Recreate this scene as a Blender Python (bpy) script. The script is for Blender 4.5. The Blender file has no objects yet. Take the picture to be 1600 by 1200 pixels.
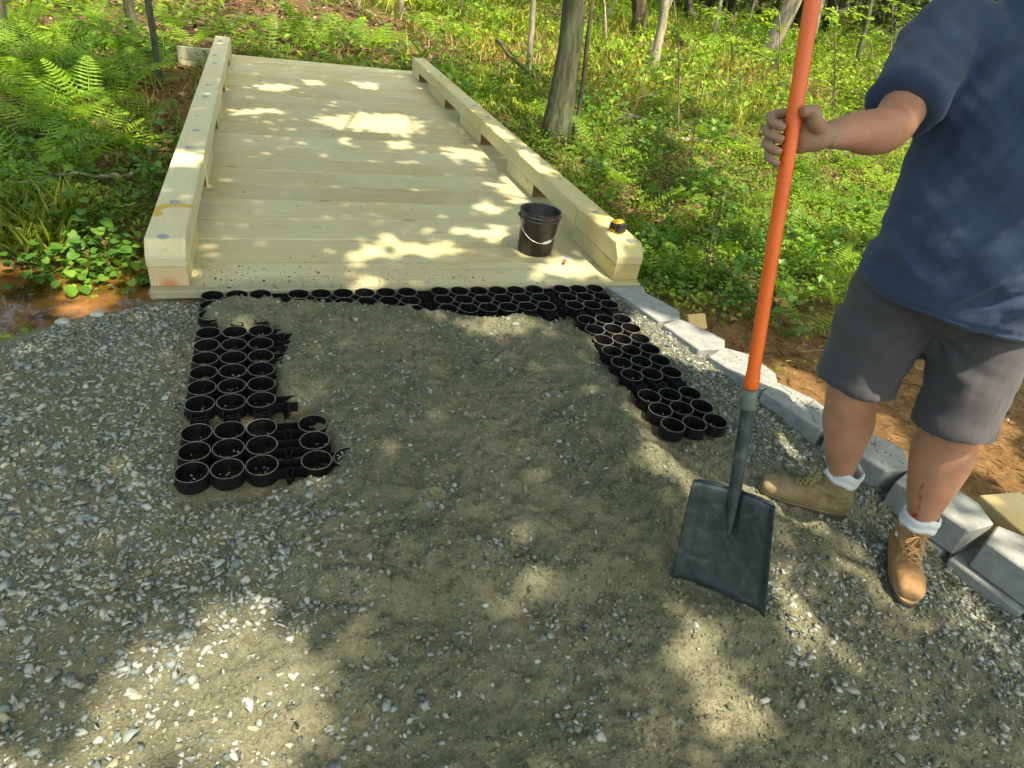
import bpy, bmesh, math, random
import numpy as np
from mathutils import Vector, Matrix
random.seed(7); RNG=np.random.default_rng(11)
sc=bpy.context.scene; COL=sc.collection

# ------------------------------------------------------------------ camera
RC=np.array([[0.94374115,-0.06402862,0.32442716],[-0.30351852,-0.55714072,0.77296231],[0.13125987,-0.82794599,-0.54523049]])
FPX=1013.0; CH=1.5
cam=bpy.data.objects.new('camera',bpy.data.cameras.new('camera')); COL.objects.link(cam)
cam.matrix_world=Matrix(((RC[0,0],-RC[0,1],-RC[0,2],0),(RC[1,0],-RC[1,1],-RC[1,2],0),(RC[2,0],-RC[2,1],-RC[2,2],CH),(0,0,0,1)))
cam.data.sensor_width=36; cam.data.lens=FPX/1600*36; cam.data.clip_end=400; cam.data.clip_start=.05
sc.camera=cam
# ------------------------------------------------------------------ light
ELEV=math.radians(63); SH=np.array([.33,-.944])
S=np.array([SH[0]*math.cos(ELEV),SH[1]*math.cos(ELEV),math.sin(ELEV)])
w=bpy.data.worlds.new('World'); sc.world=w; w.use_nodes=True
nt=w.node_tree; nt.nodes.clear()
sky=nt.nodes.new('ShaderNodeTexSky'); sky.sky_type='NISHITA'; sky.sun_disc=False
sky.sun_elevation=ELEV; sky.sun_rotation=math.atan2(SH[0],SH[1]); sky.dust_density=4.0; sky.air_density=1.0; sky.ozone_density=0.3
bg=nt.nodes.new('ShaderNodeBackground'); bg.inputs[1].default_value=.15
wo=nt.nodes.new('ShaderNodeOutputWorld'); tn=nt.nodes.new('ShaderNodeMix'); tn.data_type='RGBA'; tn.blend_type='MULTIPLY'; tn.inputs[0].default_value=1; tn.inputs[7].default_value=(1.0,1.0,.82,1); nt.links.new(sky.outputs[0],tn.inputs[6]); nt.links.new(tn.outputs[2],bg.inputs[0]); nt.links.new(bg.outputs[0],wo.inputs[0])
sl=bpy.data.lights.new('sun','SUN'); sl.energy=3.6; sl.angle=math.radians(.5); sl.color=(1,.84,.64)
sun=bpy.data.objects.new('sun',sl); COL.objects.link(sun); sun.rotation_euler=Vector(S).to_track_quat('Z','Y').to_euler()
sc.view_settings.view_transform='Standard'; sc.view_settings.look='None'; sc.view_settings.gamma=1
sc.view_settings.use_curve_mapping=False; sc.view_settings.exposure=1.62

# ------------------------------------------------------------------ maths helpers
def ray(px,py): return RC@np.array([px-800,py-600,FPX])
def g(px,py,z=0.):
    r=ray(px,py); t=(z-CH)/r[2]; return np.array([r[0]*t,r[1]*t,z])
def pd(px,py,d): return RC@np.array([(px-800)/FPX*d,(py-600)/FPX*d,d])+np.array([0,0,CH])
def proj(p):
    c=RC.T@(np.array(p,float)-np.array([0,0,CH])); return 800+FPX*c[0]/c[2],600+FPX*c[1]/c[2]
def above(px,py,P):   # point on the ray nearest to the vertical through P
    r=ray(px,py); t=(r[0]*P[0]+r[1]*P[1])/(r[0]**2+r[1]**2); return np.array([r[0]*t,r[1]*t,CH+r[2]*t])
def unit(v): v=np.array(v,float); return v/np.linalg.norm(v)
_tab=RNG.random((256,256))
def vnoise(x,y,seed=0):
    x=np.asarray(x,float)+seed*17.31; y=np.asarray(y,float)+seed*7.77
    xi=np.floor(x).astype(int); yi=np.floor(y).astype(int); fx=x-xi; fy=y-yi
    fx=fx*fx*(3-2*fx); fy=fy*fy*(3-2*fy)
    a=_tab[xi%256,yi%256]; b=_tab[(xi+1)%256,yi%256]; c=_tab[xi%256,(yi+1)%256]; d=_tab[(xi+1)%256,(yi+1)%256]
    return (a*(1-fx)+b*fx)*(1-fy)+(c*(1-fx)+d*fx)*fy-.5
def fbm(x,y,seed=0,o=4,gain=.5):
    s=0; a=1; f=1
    for i in range(o): s=s+a*vnoise(x*f,y*f,seed+i*3); a*=gain; f*=2.03
    return s
def sst(a,b,x):
    t=np.clip((np.asarray(x,float)-a)/(b-a),0,1); return t*t*(3-2*t)
def polydist(x,y,P):   # signed distance, positive inside
    x=np.asarray(x,float); y=np.asarray(y,float); d=np.full(x.shape,1e9); ins=np.zeros(x.shape,bool); n=len(P)
    for i in range(n):
        x1,y1=P[i][:2]; x2,y2=P[(i+1)%n][:2]; ex,ey=x2-x1,y2-y1
        t=np.clip(((x-x1)*ex+(y-y1)*ey)/(ex*ex+ey*ey+1e-12),0,1)
        d=np.minimum(d,np.hypot(x-x1-t*ex,y-y1-t*ey))
        c=((y1>y)!=(y2>y)); 
        with np.errstate(divide='ignore',invalid='ignore'): xx=x1+(y-y1)*ex/(ey if abs(ey)>1e-12 else 1e-12)
        ins^=c&(x<xx)
    return np.where(ins,d,-d)

# ------------------------------------------------------------------ object helpers
def mesh_np(name,V,F,mat=None,attr=None,smooth=False):
    V=np.asarray(V,np.float32); F=np.asarray(F,np.int32); k=F.shape[1]
    me=bpy.data.meshes.new(name); me.vertices.add(len(V)); me.vertices.foreach_set('co',V.ravel())
    me.loops.add(F.size); me.loops.foreach_set('vertex_index',F.ravel())
    me.polygons.add(len(F)); me.polygons.foreach_set('loop_start',np.arange(0,F.size,k,dtype=np.int32))
    try: me.polygons.foreach_set('loop_total',np.full(len(F),k,dtype=np.int32))
    except Exception: pass
    me.update(calc_edges=True)
    if attr:
        for n,v in attr.items():
            a=me.attributes.new(n,'FLOAT','POINT'); a.data.foreach_set('value',np.asarray(v,np.float32))
    if smooth: me.polygons.foreach_set('use_smooth',np.ones(len(F),bool))
    if mat: me.materials.append(mat)
    return me
def mesh_py(name,V,F,mat=None,smooth=False):
    me=bpy.data.meshes.new(name); me.from_pydata([tuple(map(float,v)) for v in V],[],[tuple(map(int,f)) for f in F]); me.update()
    if smooth: me.polygons.foreach_set('use_smooth',np.ones(len(F),bool))
    if mat: me.materials.append(mat)
    return me
def link(name,me,parent=None,loc=None,rot=None,kind=None):
    o=bpy.data.objects.new(name,me); COL.objects.link(o)
    if parent is not None: o.parent=parent
    if loc is not None: o.location=tuple(map(float,loc))
    if rot is not None: o.rotation_euler=rot
    if kind: o['kind']=kind
    return o
def tag(o,label,cat,group=None):
    o['label']=label; o['category']=cat
    if group: o['group']=group
    return o
def thing(name,label,cat,loc=(0,0,0),rot=(0,0,0),group=None):
    o=bpy.data.objects.new(name,None); COL.objects.link(o); o.location=tuple(map(float,loc)); o.rotation_euler=rot
    o.empty_display_size=.1; return tag(o,label,cat,group)
def bevel_box(x0,x1,y0,y1,z0,z1,b=.003):
    bm=bmesh.new(); bmesh.ops.create_cube(bm,size=1)
    for v in bm.verts: v.co=Vector(((x0+x1)/2+v.co.x*(x1-x0),(y0+y1)/2+v.co.y*(y1-y0),(z0+z1)/2+v.co.z*(z1-z0)))
    if b: bmesh.ops.bevel(bm,geom=bm.edges[:],offset=b,segments=1,affect='EDGES')
    V=[v.co[:] for v in bm.verts]; F=[[v.index for v in f.verts] for f in bm.faces]; bm.free(); return V,F
def prism(P,z0,z1,b=.004):
    bm=bmesh.new(); vs=[bm.verts.new((p[0],p[1],z0)) for p in P]; f=bm.faces.new(vs)
    r=bmesh.ops.extrude_face_region(bm,geom=[f])
    for e in r['geom']:
        if isinstance(e,bmesh.types.BMVert): e.co.z=z1
    bmesh.ops.recalc_face_normals(bm,faces=bm.faces[:])
    if b: bmesh.ops.bevel(bm,geom=bm.edges[:],offset=b,segments=1,affect='EDGES')
    bm.verts.index_update(); V=[v.co[:] for v in bm.verts]; F=[[v.index for v in f.verts] for f in bm.faces]; bm.free(); return V,F
def merge(parts):
    V=[];F=[]
    for v,f in parts:
        n=len(V); V.extend([tuple(p) for p in v]); F.extend([[i+n for i in q] for q in f])
    return V,F
def frames(P,up=None):
    P=[np.array(p,float) for p in P]; T=[]
    for i in range(len(P)):
        a=P[max(i-1,0)]; b=P[min(i+1,len(P)-1)]; T.append(unit(b-a))
    u=np.array(up,float) if up is not None else (np.array([0,0,1.]) if abs(T[0][2])<.9 else np.array([1.,0,0]))
    out=[]
    for t in T:
        n=u-t*(u@t); n=unit(n); out.append((n,np.cross(t,n))); u=n
    return P,T,out
def tube(P,R,n=10,up=None,cap=True,sq=None):
    """P points, R radii (float or (a,b)); a is along 'up' projected, b sideways"""
    P,T,fr=frames(P,up); V=[];F=[]
    if not hasattr(R,'__len__'): R=[R]*len(P)
    for i,p in enumerate(P):
        a,b=(R[i] if hasattr(R[i],'__len__') else (R[i],R[i]))
        for k in range(n):
            th=2*math.pi*k/n; c,s=math.cos(th),math.sin(th)
            if sq: c=math.copysign(abs(c)**sq,c); s=math.copysign(abs(s)**sq,s)
            V.append(p+fr[i][0]*a*c+fr[i][1]*b*s)
    for i in range(len(P)-1):
        for k in range(n):
            k2=(k+1)%n; F.append([i*n+k,i*n+k2,(i+1)*n+k2,(i+1)*n+k])
    if cap:
        F.append([k for k in range(n)][::-1]); F.append([(len(P)-1)*n+k for k in range(n)])
    return V,F
def spline(P,m=6):
    P=[np.array(p,float) for p in P]; out=[]; n=len(P)
    for i in range(n-1):
        p0=P[max(i-1,0)];p1=P[i];p2=P[i+1];p3=P[min(i+2,n-1)]
        for k in range(m):
            t=k/m; out.append(.5*((2*p1)+(-p0+p2)*t+(2*p0-5*p1+4*p2-p3)*t*t+(-p0+3*p1-3*p2+p3)*t**3))
    out.append(P[-1]); return out
def loft(P,R,m=5,n=20,up=None,sq=None):
    R=[(r if hasattr(r,'__len__') else (r,r)) for r in R]
    PP=spline([list(p)+list(r) for p,r in zip(P,R)],m)
    return tube([q[:3] for q in PP],[tuple(np.maximum(q[3:],.002)) for q in PP],n,up,True,sq)
def blob(c,r,ax=None,n=14):
    """ellipsoid"""
    bm=bmesh.new(); bmesh.ops.create_uvsphere(bm,u_segments=n,v_segments=n//2+2,radius=1)
    M=np.eye(3) if ax is None else np.array(ax).T
    V=[np.array(c)+M@(np.array(v.co[:])*np.array(r)) for v in bm.verts]; F=[[v.index for v in f.verts] for f in bm.faces]; bm.free(); return V,F
def remesh(parts,voxel,smooth=4,fac=.5):
    V,F=merge(parts); me=mesh_py('tmp',V,F); bm=bmesh.new(); bm.from_mesh(me); bmesh.ops.recalc_face_normals(bm,faces=bm.faces[:]); bm.to_mesh(me); bm.free()
    o=bpy.data.objects.new('tmp',me); COL.objects.link(o)
    m=o.modifiers.new('r','REMESH'); m.mode='VOXEL'; m.voxel_size=voxel
    if smooth: s=o.modifiers.new('s','SMOOTH'); s.iterations=smooth; s.factor=fac
    dg=bpy.context.evaluated_depsgraph_get(); e=o.evaluated_get(dg); m2=e.to_mesh()
    V=np.empty(len(m2.vertices)*3,np.float32); m2.vertices.foreach_get('co',V); V=V.reshape(-1,3)
    N=np.empty(len(m2.vertices)*3,np.float32); m2.vertices.foreach_get('normal',N); N=N.reshape(-1,3)
    F=np.array([list(p.vertices) for p in m2.polygons if len(p.vertices)==4],np.int32)
    e.to_mesh_clear(); bpy.data.objects.remove(o); bpy.data.meshes.remove(me); return V.astype(float),F,N.astype(float)

# ------------------------------------------------------------------ materials
def mat(name,rough=.8,spec=.3):
    m=bpy.data.materials.new(name); m.use_nodes=True; b=m.node_tree.nodes['Principled BSDF']
    b.inputs['Roughness'].default_value=rough; b.inputs['Specular IOR Level'].default_value=spec
    return m,m.node_tree,b
def N(nt,t,**kw):
    n=nt.nodes.new(t)
    for k,v in kw.items():
        if k.startswith('i_'):
            n.inputs[int(k[2:]) if k[2:].isdigit() else k[2:]].default_value=v
        else: setattr(n,k,v)
    return n
def coord(nt,scale=(1,1,1),kind='Object',rnd=False):
    tc=N(nt,'ShaderNodeTexCoord'); mp=N(nt,'ShaderNodeMapping'); mp.inputs['Scale'].default_value=scale
    nt.links.new(tc.outputs[kind],mp.inputs[0])
    if rnd:
        oi=N(nt,'ShaderNodeObjectInfo'); ml=N(nt,'ShaderNodeMath',operation='MULTIPLY'); ml.inputs[1].default_value=37.
        nt.links.new(oi.outputs['Random'],ml.inputs[0]); cb=N(nt,'ShaderNodeCombineXYZ')
        for i in range(3): nt.links.new(ml.outputs[0],cb.inputs[i])
        nt.links.new(cb.outputs[0],mp.inputs['Location'])
    return mp.outputs[0]
def noise(nt,vec,scale,detail=4,rough=.55,dist=0):
    n=N(nt,'ShaderNodeTexNoise'); n.inputs['Scale'].default_value=scale; n.inputs['Detail'].default_value=detail; n.inputs['Roughness'].default_value=rough; n.inputs['Distortion'].default_value=dist
    nt.links.new(vec,n.inputs['Vector']); return n.outputs['Fac']
def ramp(nt,fac,stops,interp='LINEAR'):
    r=N(nt,'ShaderNodeValToRGB'); r.color_ramp.interpolation=interp; e=r.color_ramp.elements
    while len(e)<len(stops): e.new(.5)
    for x,(p,c) in zip(e,stops): x.position=p; x.color=(*c,1) if len(c)==3 else c
    nt.links.new(fac,r.inputs[0]); return r.outputs[0]
def gr(v): return (v,v,v)
def mix(nt,fac,a,b,mode='MIX'):
    m=N(nt,'ShaderNodeMix',data_type='RGBA',blend_type=mode)
    for s,v in ((0,fac),(6,a),(7,b)):
        if hasattr(v,'is_output') or hasattr(v,'links'): nt.links.new(v,m.inputs[s])
        else: m.inputs[s].default_value=(v if s==0 else (*v,1))
    return m.outputs[2]
def bump(nt,b,h,strength=.4,dist=.01,prev=None):
    n=N(nt,'ShaderNodeBump'); n.inputs['Strength'].default_value=strength; n.inputs['Distance'].default_value=dist
    nt.links.new(h,n.inputs['Height'])
    if prev is not None: nt.links.new(prev,n.inputs['Normal'])
    nt.links.new(n.outputs[0],b.inputs['Normal']); return n.outputs[0]
def attr(nt,name):
    a=N(nt,'ShaderNodeAttribute'); a.attribute_name=name; return a.outputs['Fac']

def wood(name,along,base=(.60,.58,.37),dark=(.47,.43,.25),pale=(.68,.67,.47),stain=False,specks=False):
    m,nt,b=mat(name,.75,.25); sc3=[14,14,14]; sc3[along]=1.1
    v=coord(nt,tuple(sc3),rnd=True); n1=noise(nt,v,1.2,5,.6,1.2)
    c=ramp(nt,n1,[(.25,dark),(.42,base),(.58,base),(.75,pale)])
    s2=[60,60,60]; s2[along]=2.5; v2=coord(nt,tuple(s2),rnd=True); n2=noise(nt,v2,1,3,.6,.5)
    c=mix(nt,.35,c,ramp(nt,n2,[(.3,(.62,.60,.5)),(.7,(1,1,1))]),'MULTIPLY')
    v3=coord(nt,(1,1,1),rnd=True); n3=noise(nt,v3,1.7,3)
    c=mix(nt,ramp(nt,n3,[(.35,gr(0)),(.7,gr(.6))]),c,(.52,.55,.38))
    oi=N(nt,'ShaderNodeObjectInfo'); c=mix(nt,.8,c,ramp(nt,oi.outputs['Random'],[(0,(.86,.84,.80)),(.5,(1,1,1)),(1,(1.06,1.05,1.0))]),'MULTIPLY')
    # knots
    sk=[7,7,7]; sk[along]=3.0; vk=coord(nt,tuple(sk),rnd=True); vo=N(nt,'ShaderNodeTexVoronoi'); vo.inputs['Scale'].default_value=.8; nt.links.new(vk,vo.inputs['Vector'])
    c=mix(nt,ramp(nt,vo.outputs['Distance'],[(.0,gr(.85)),(.07,gr(.6)),(.13,gr(0))]),c,(.30,.20,.09))
    if specks:
        vs=coord(nt,(1,1,1),rnd=True); ns=noise(nt,vs,75,2,.5); na=noise(nt,vs,3,2)
        f=mix(nt,1.0,ramp(nt,ns,[(.70,gr(0)),(.74,gr(1))]),ramp(nt,na,[(.45,gr(0)),(.65,gr(1))]),'MULTIPLY')
        c=mix(nt,f,c,(.12,.10,.06))
        ny=noise(nt,vs,5,3,.6,.4); c=mix(nt,ramp(nt,ny,[(.70,gr(0)),(.73,gr(.7))]),c,(.48,.34,.10))
        c=mix(nt,ramp(nt,attr(nt,'dirt'),[(0,gr(0)),(1,gr(1))]),c,(.24,.23,.16))
    if stain:
        vs=coord(nt,(1,1,1)); sp=N(nt,'ShaderNodeSeparateXYZ'); nt.links.new(vs,sp.inputs[0])
        ds=N(nt,'ShaderNodeVectorMath',operation='DISTANCE'); nt.links.new(vs,ds.inputs[0]); ds.inputs[1].default_value=(-.475,3.52,.216)
        nw=noise(nt,vs,38,3,.7); ad=N(nt,'ShaderNodeMath',operation='MULTIPLY_ADD'); nt.links.new(nw,ad.inputs[0]); ad.inputs[1].default_value=.05; nt.links.new(ds.outputs['Value'],ad.inputs[2])
        ring=ramp(nt,ad.outputs[0],[(.095,gr(0)),(.105,gr(1)),(.145,gr(1)),(.155,gr(0))])
        g2=N(nt,'ShaderNodeMath',operation='SUBTRACT'); nt.links.new(sp.outputs['Y'],g2.inputs[0]); nt.links.new(sp.outputs['X'],g2.inputs[1])
        gm=N(nt,'ShaderNodeMath',operation='GREATER_THAN'); nt.links.new(g2.outputs[0],gm.inputs[0]); gm.inputs[1].default_value=4.01
        c=mix(nt,mix(nt,1.,ring,gm.outputs[0],'MULTIPLY'),c,(.50,.36,.06))
    nt.links.new(c,b.inputs['Base Color']); bump(nt,b,n2,.25,.002); return m
M={}
M['plank']=wood('deck plank wood',0,base=(.50,.435,.235),dark=(.36,.29,.135),pale=(.56,.50,.30),specks=True)
M['beam']=wood('rail timber',1,base=(.53,.44,.18),dark=(.42,.32,.11),pale=(.60,.51,.26))
M['beam_stain']=wood('rail timber with yellow stain',1,base=(.61,.55,.33),pale=(.67,.61,.41),stain=True)
M['lumber']=wood('lumber',1,base=(.66,.44,.16),dark=(.48,.29,.09),pale=(.74,.56,.28))
M['abut']=wood('grey treated board',0,base=(.34,.36,.25),dark=(.26,.27,.18),pale=(.40,.42,.31))
def endgrain():
    m,nt,b=mat('end grain',.8,.2); v=coord(nt,(1,1,1)); sp=N(nt,'ShaderNodeVectorMath',operation='DISTANCE'); nt.links.new(v,sp.inputs[0]); sp.inputs[1].default_value=(-.50,3.11,.0)
    mu=N(nt,'ShaderNodeMath',operation='MULTIPLY'); nt.links.new(sp.outputs['Value'],mu.inputs[0]); mu.inputs[1].default_value=520
    sn=N(nt,'ShaderNodeMath',operation='SINE'); nt.links.new(mu.outputs[0],sn.inputs[0])
    c=ramp(nt,sn.outputs[0],[(0,(.50,.36,.20)),(1,(.66,.56,.36))]); c=mix(nt,ramp(nt,sp.outputs['Value'],[(.02,gr(1)),(.055,gr(0))]),c,(.52,.22,.10))
    nt.links.new(c,b.inputs['Base Color']); return m
M['endgrain']=endgrain()
def simple(name,col,rough=.8,spec=.3,var=.25,scale=20,metal=0,bmp=.0,bscale=60):
    m,nt,b=mat(name,rough,spec); v=coord(nt,(1,1,1)); n=noise(nt,v,scale,5,.6)
    c=ramp(nt,n,[(.3,tuple(x*(1-var) for x in col)),(.7,tuple(min(1,x*(1+var)) for x in col))])
    nt.links.new(c,b.inputs['Base Color']); b.inputs['Metallic'].default_value=metal
    if bmp: bump(nt,b,noise(nt,v,bscale,4),bmp,.003)
    return m
M['cup']=simple('black plastic',(.008,.008,.009),.42,.22,.3,40); M['rim']=simple('worn dusty rim',(.13,.135,.11),.6,.3,.45,70)
M['bolt']=simple('zinc washer',(.36,.39,.42),.45,.5,.3,90,metal=.5)
def ground():
    m,nt,b=mat('stone dust',.95,.15); v=coord(nt)
    a=noise(nt,v,2.2,5,.6); c=ramp(nt,a,[(.3,(.108,.118,.076)),(.5,(.150,.155,.102)),(.7,(.205,.198,.130))])
    f=noise(nt,v,95,4,.7); c=mix(nt,.75,c,ramp(nt,f,[(.28,gr(.42)),(.5,gr(.95)),(.72,(1.35,1.33,1.25))]),'MULTIPLY')
    f2=noise(nt,v,22,5,.65,.5); c=mix(nt,.5,c,ramp(nt,f2,[(.3,(.65,.66,.62)),(.7,(1.2,1.2,1.15))]),'MULTIPLY')
    s=attr(nt,'soil'); sn=noise(nt,v,6,4); sc_=ramp(nt,sn,[(.35,(.085,.050,.024)),(.65,(.20,.115,.045))])
    c=mix(nt,s,c,mix(nt,.6,sc_,ramp(nt,f,[(.28,gr(.5)),(.72,gr(1.3))]),'MULTIPLY'))
    nt.links.new(c,b.inputs['Base Color'])
    p=bump(nt,b,f2,.8,.02); bump(nt,b,f,.9,.007,p); return m
M['ground']=ground()
def stone(name,stops):
    m,nt,b=mat(name,.85,.25); c=ramp(nt,attr(nt,'rnd'),stops); v=coord(nt); n=noise(nt,v,60,4,.6)
    c=mix(nt,.6,c,ramp(nt,n,[(.3,gr(.7)),(.7,gr(1.15))]),'MULTIPLY'); nt.links.new(c,b.inputs['Base Color']); return m
M['chips']=stone('slate chips',[(0,(.10,.13,.12)),(.25,(.19,.225,.21)),(.5,(.27,.305,.28)),(.76,(.35,.385,.355)),(.86,(.27,.26,.16)),(.95,(.42,.45,.42)),(1,(.17,.16,.10))])
M['crumbs']=stone('crumbs',[(0,(.08,.09,.068)),(.4,(.16,.165,.11)),(.75,(.22,.215,.145)),(.93,(.28,.29,.23)),(1,(.36,.37,.32))])
def floor():
    m,nt,b=mat('forest floor',.95,.1); v=coord(nt)
    a=noise(nt,v,1.1,5,.6); d=noise(nt,v,14,6,.75,.6); e=noise(nt,v,50,4,.7)
    br=ramp(nt,d,[(.3,(.035,.020,.012)),(.5,(.115,.065,.038)),(.62,(.20,.125,.08)),(.75,(.32,.22,.15))])
    gn=ramp(nt,d,[(.3,(.02,.03,.008)),(.5,(.07,.10,.02)),(.7,(.16,.20,.05))])
    c=mix(nt,ramp(nt,a,[(.44,gr(0)),(.58,gr(.8))]),br,gn)
    s=attr(nt,'soil'); so=ramp(nt,d,[(.3,(.09,.052,.022)),(.5,(.17,.098,.038)),(.7,(.26,.165,.07))])
    c=mix(nt,s,c,so); c=mix(nt,.5,c,ramp(nt,e,[(.3,gr(.55)),(.7,gr(1.25))]),'MULTIPLY')
    nt.links.new(c,b.inputs['Base Color']); p=bump(nt,b,d,.8,.03); bump(nt,b,e,.5,.01,p); return m
M['floor']=floor()
def leaf(name,stops,trans=.35,rough=.55):
    m,nt,b=mat(name,rough,.25); c=ramp(nt,attr(nt,'rnd'),stops); v=coord(nt); n=noise(nt,v,9,3)
    c=mix(nt,.5,c,ramp(nt,n,[(.3,gr(.7)),(.7,gr(1.2))]),'MULTIPLY')
    oi=N(nt,'ShaderNodeObjectInfo'); c=mix(nt,.6,c,ramp(nt,oi.outputs['Random'],[(0,(.75,.82,.7)),(1,(1.25,1.15,1.2))]),'MULTIPLY')
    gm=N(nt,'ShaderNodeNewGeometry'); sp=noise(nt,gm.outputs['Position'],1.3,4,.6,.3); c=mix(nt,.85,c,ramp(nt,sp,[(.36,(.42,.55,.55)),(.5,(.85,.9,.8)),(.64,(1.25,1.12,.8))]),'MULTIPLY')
    nt.links.new(c,b.inputs['Base Color'])
    t=N(nt,'ShaderNodeBsdfTranslucent'); tc=mix(nt,1.,c,(1.3,1.35,.5),'MULTIPLY'); nt.links.new(tc,t.inputs[0])
    ms=N(nt,'ShaderNodeMixShader'); ms.inputs[0].default_value=trans
    nt.links.new(b.outputs[0],ms.inputs[1]); nt.links.new(t.outputs[0],ms.inputs[2])
    nt.links.new(ms.outputs[0],nt.nodes['Material Output'].inputs[0]); return m
GREEN=[(0,(.06,.12,.014)),(.35,(.13,.25,.022)),(.7,(.20,.34,.03)),(1,(.31,.40,.05))]
M['fern']=leaf('fern green',[(0,(.10,.20,.018)),(.5,(.17,.34,.025)),(1,(.28,.44,.04))],.4)
M['leaf']=leaf('leaf green',GREEN,.4)
M['broad']=leaf('broad leaf green',[(0,(.06,.15,.022)),(.5,(.11,.25,.035)),(1,(.20,.34,.05))],.3,.4)
M['grass']=leaf('grass green',[(0,(.14,.18,.02)),(.5,(.26,.33,.035)),(1,(.45,.40,.13))],.3)
M['litter']=leaf('dead leaves',[(0,(.05,.028,.016)),(.35,(.14,.075,.04)),(.7,(.27,.165,.10)),(1,(.42,.31,.22))],.1,.8)
M['canopy']=leaf('canopy leaf green',[(0,(.05,.09,.012)),(1,(.10,.15,.02))],.3)
M['dark_leaf']=leaf('dark wood leaves',[(0,(.02,.035,.01)),(.6,(.05,.08,.015)),(1,(.12,.17,.03))],.3)  # darker leaf tones for the far understory
def bark(name,a,b_,c_):
    m,nt,b=mat(name,.9,.15); v=coord(nt,(14,14,2.2)); n=noise(nt,v,1.5,6,.7,.6); v2=coord(nt,(3,3,1)); n2=noise(nt,v2,2,4)
    c=ramp(nt,n,[(.3,a),(.5,b_),(.72,c_)]); c=mix(nt,ramp(nt,n2,[(.45,gr(0)),(.62,gr(.55))]),c,(.13,.16,.075))
    nt.links.new(c,b.inputs['Base Color']); bump(nt,b,n,.9,.03); return m
M['bark']=bark('grey bark',(.03,.033,.02),(.075,.08,.048),(.15,.155,.105))
M['pale_bark']=bark('pale bark',(.16,.12,.08),(.34,.29,.22),(.50,.46,.38))
M['twig']=bark('twig',(.10,.075,.05),(.20,.16,.11),(.33,.29,.23))
M['dark_bark']=bark('dark bark',(.02,.014,.01),(.06,.045,.03),(.12,.09,.07))
M['block']=simple('concrete block',(.25,.27,.255),.95,.15,.2,18,bmp=.8,bscale=140)
M['endshade']=simple('shade-darkened brown end grain',(.17,.10,.04),.9,.1,.35,60)  # end grain colour darkened to carry the shade in the kerb gaps

# ------------------------------------------------------------------ terrain
DF=3.066; DB=9.86; XL=-.585; XR=2.004
WALL=[(1.80,3.10),(1.90,2.95),(2.00,2.65),(2.06,2.35),(2.14,2.05),(2.22,1.75),(2.33,1.42),(2.35,1.12),(2.39,.85),(2.45,.5),(2.5,.1),(2.6,-1.5)]
ROAD=[(-1.08,2.73),(-.9,2.90),(-.67,3.01),(-.60,3.07),(1.80,3.07)]+WALL[1:]+[(2.4,-3),(-4,-3),(-4,1.7),(-2.2,2.35),(-1.5,2.6)]
FPIX=[(312,474),(350,463),(432,463),(450,468),(560,470),(640,476),(700,484),(760,490),(800,493),(860,496),(905,503),(932,522),(940,545),(925,560),(932,582),(975,598),(992,625),(998,650),(1012,684),(1060,705),(1100,780),(1000,900),(600,930),(380,870),(330,790),(400,768),(440,752),(515,735),(532,700),(498,662),(495,628),(440,612),(432,560),(436,520),(425,503),(318,506)]
FILL=[tuple(g(*p)[:2]) for p in FPIX]
def stream_y(x): return 3.92+.30*(x+1.2)*(x>-1.2)+.12*(x+1.2)*(x<=-1.2)+.08*np.sin(x*2.1)
def T(x,y):
    x=np.asarray(x,float); y=np.asarray(y,float)
    z=-.34+.0*x
    d=y-stream_y(x); z=z-.34*np.exp(-(d/.62)**2)*sst(4.5,1.2,x)-.22*np.exp(-(d/1.3)**2)*sst(1.,2.5,x)
    z=z+.24*sst(5.2,8.6,y)
    z=z+.022*np.clip(y-10,0,30)+.0012*np.clip(y-28,0,80)**2
    z=z-.10*sst(2.6,4.5,x)*sst(6,3,y)
    z=z+.16*fbm(x*.35,y*.35,5,3)*sst(3,9,np.hypot(x-.7,y-2))+.05*fbm(x*1.3,y*1.3,9,3)
    z=z-.05*sst(.6,.1,np.abs(x-.7)-1.6)*0
    return z
def roadz(x,y):
    m=sst(-.035,.06,polydist(x,y,FILL)+.05*fbm(x*9,y*9,3,3))
    z=-.052+.012*fbm(x*2.2,y*2.2,1,3)
    near=sst(2.0,1.2,y)
    z=z-.045*near*sst(.9,2.0,x)-.02*near
    z=z+.030*near*fbm(x*2.6+.4,y*2.6,21,3)+.018*fbm(x*9,y*9,4,3)*(.35+.65*near)+.015*fbm(x*34,y*34,14,3)*(.6+.4*sst(-.3,.1,x))
    mound=.066+.026*fbm(x*3.2,y*3.2,2,4)+.026*fbm(x*13,y*13,6,4,.62)
    z=z+m*mound
    # spoil heaped at the shovel mouth, and a raked ridge
    z=z+.035*np.exp(-(((x-1.21)/.17)**2+((y-.93)/.07)**2))
    rd=polydist(x,y,RIDGE); z=z+.020*np.exp(-(rd/.05)**2)
    # strip by the blocks
    z=z+.022*sst(1.72,1.82,x)*sst(1.9,2.3,y)
    z=z-.065*sst(2.02,2.22,x)*sst(1.2,.95,y)
    # grid panels keep their footing clear where no fill lies
    return z
RIDGE=[tuple(g(*p)[:2]) for p in ((690,830),(760,900),(830,960),(850,1040),(845,1042),(822,965),(752,905),(685,835))]
def inroad(x,y): return polydist(x,y,ROAD)
def H(x,y):
    x=np.asarray(x,float); y=np.asarray(y,float)
    d=inroad(x,y)+.05*fbm(x*4,y*4,31,3)*(x<0); k=sst(-.24,.0,d)
    kk=sst(-.10,.06,inroad(x,y)); k=np.where(x>1,kk,k)
    return T(x,y)*(1-k)+roadz(x,y)*k
def Hs(x,y): return float(H(np.array([x]),np.array([y]))[0])
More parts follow.
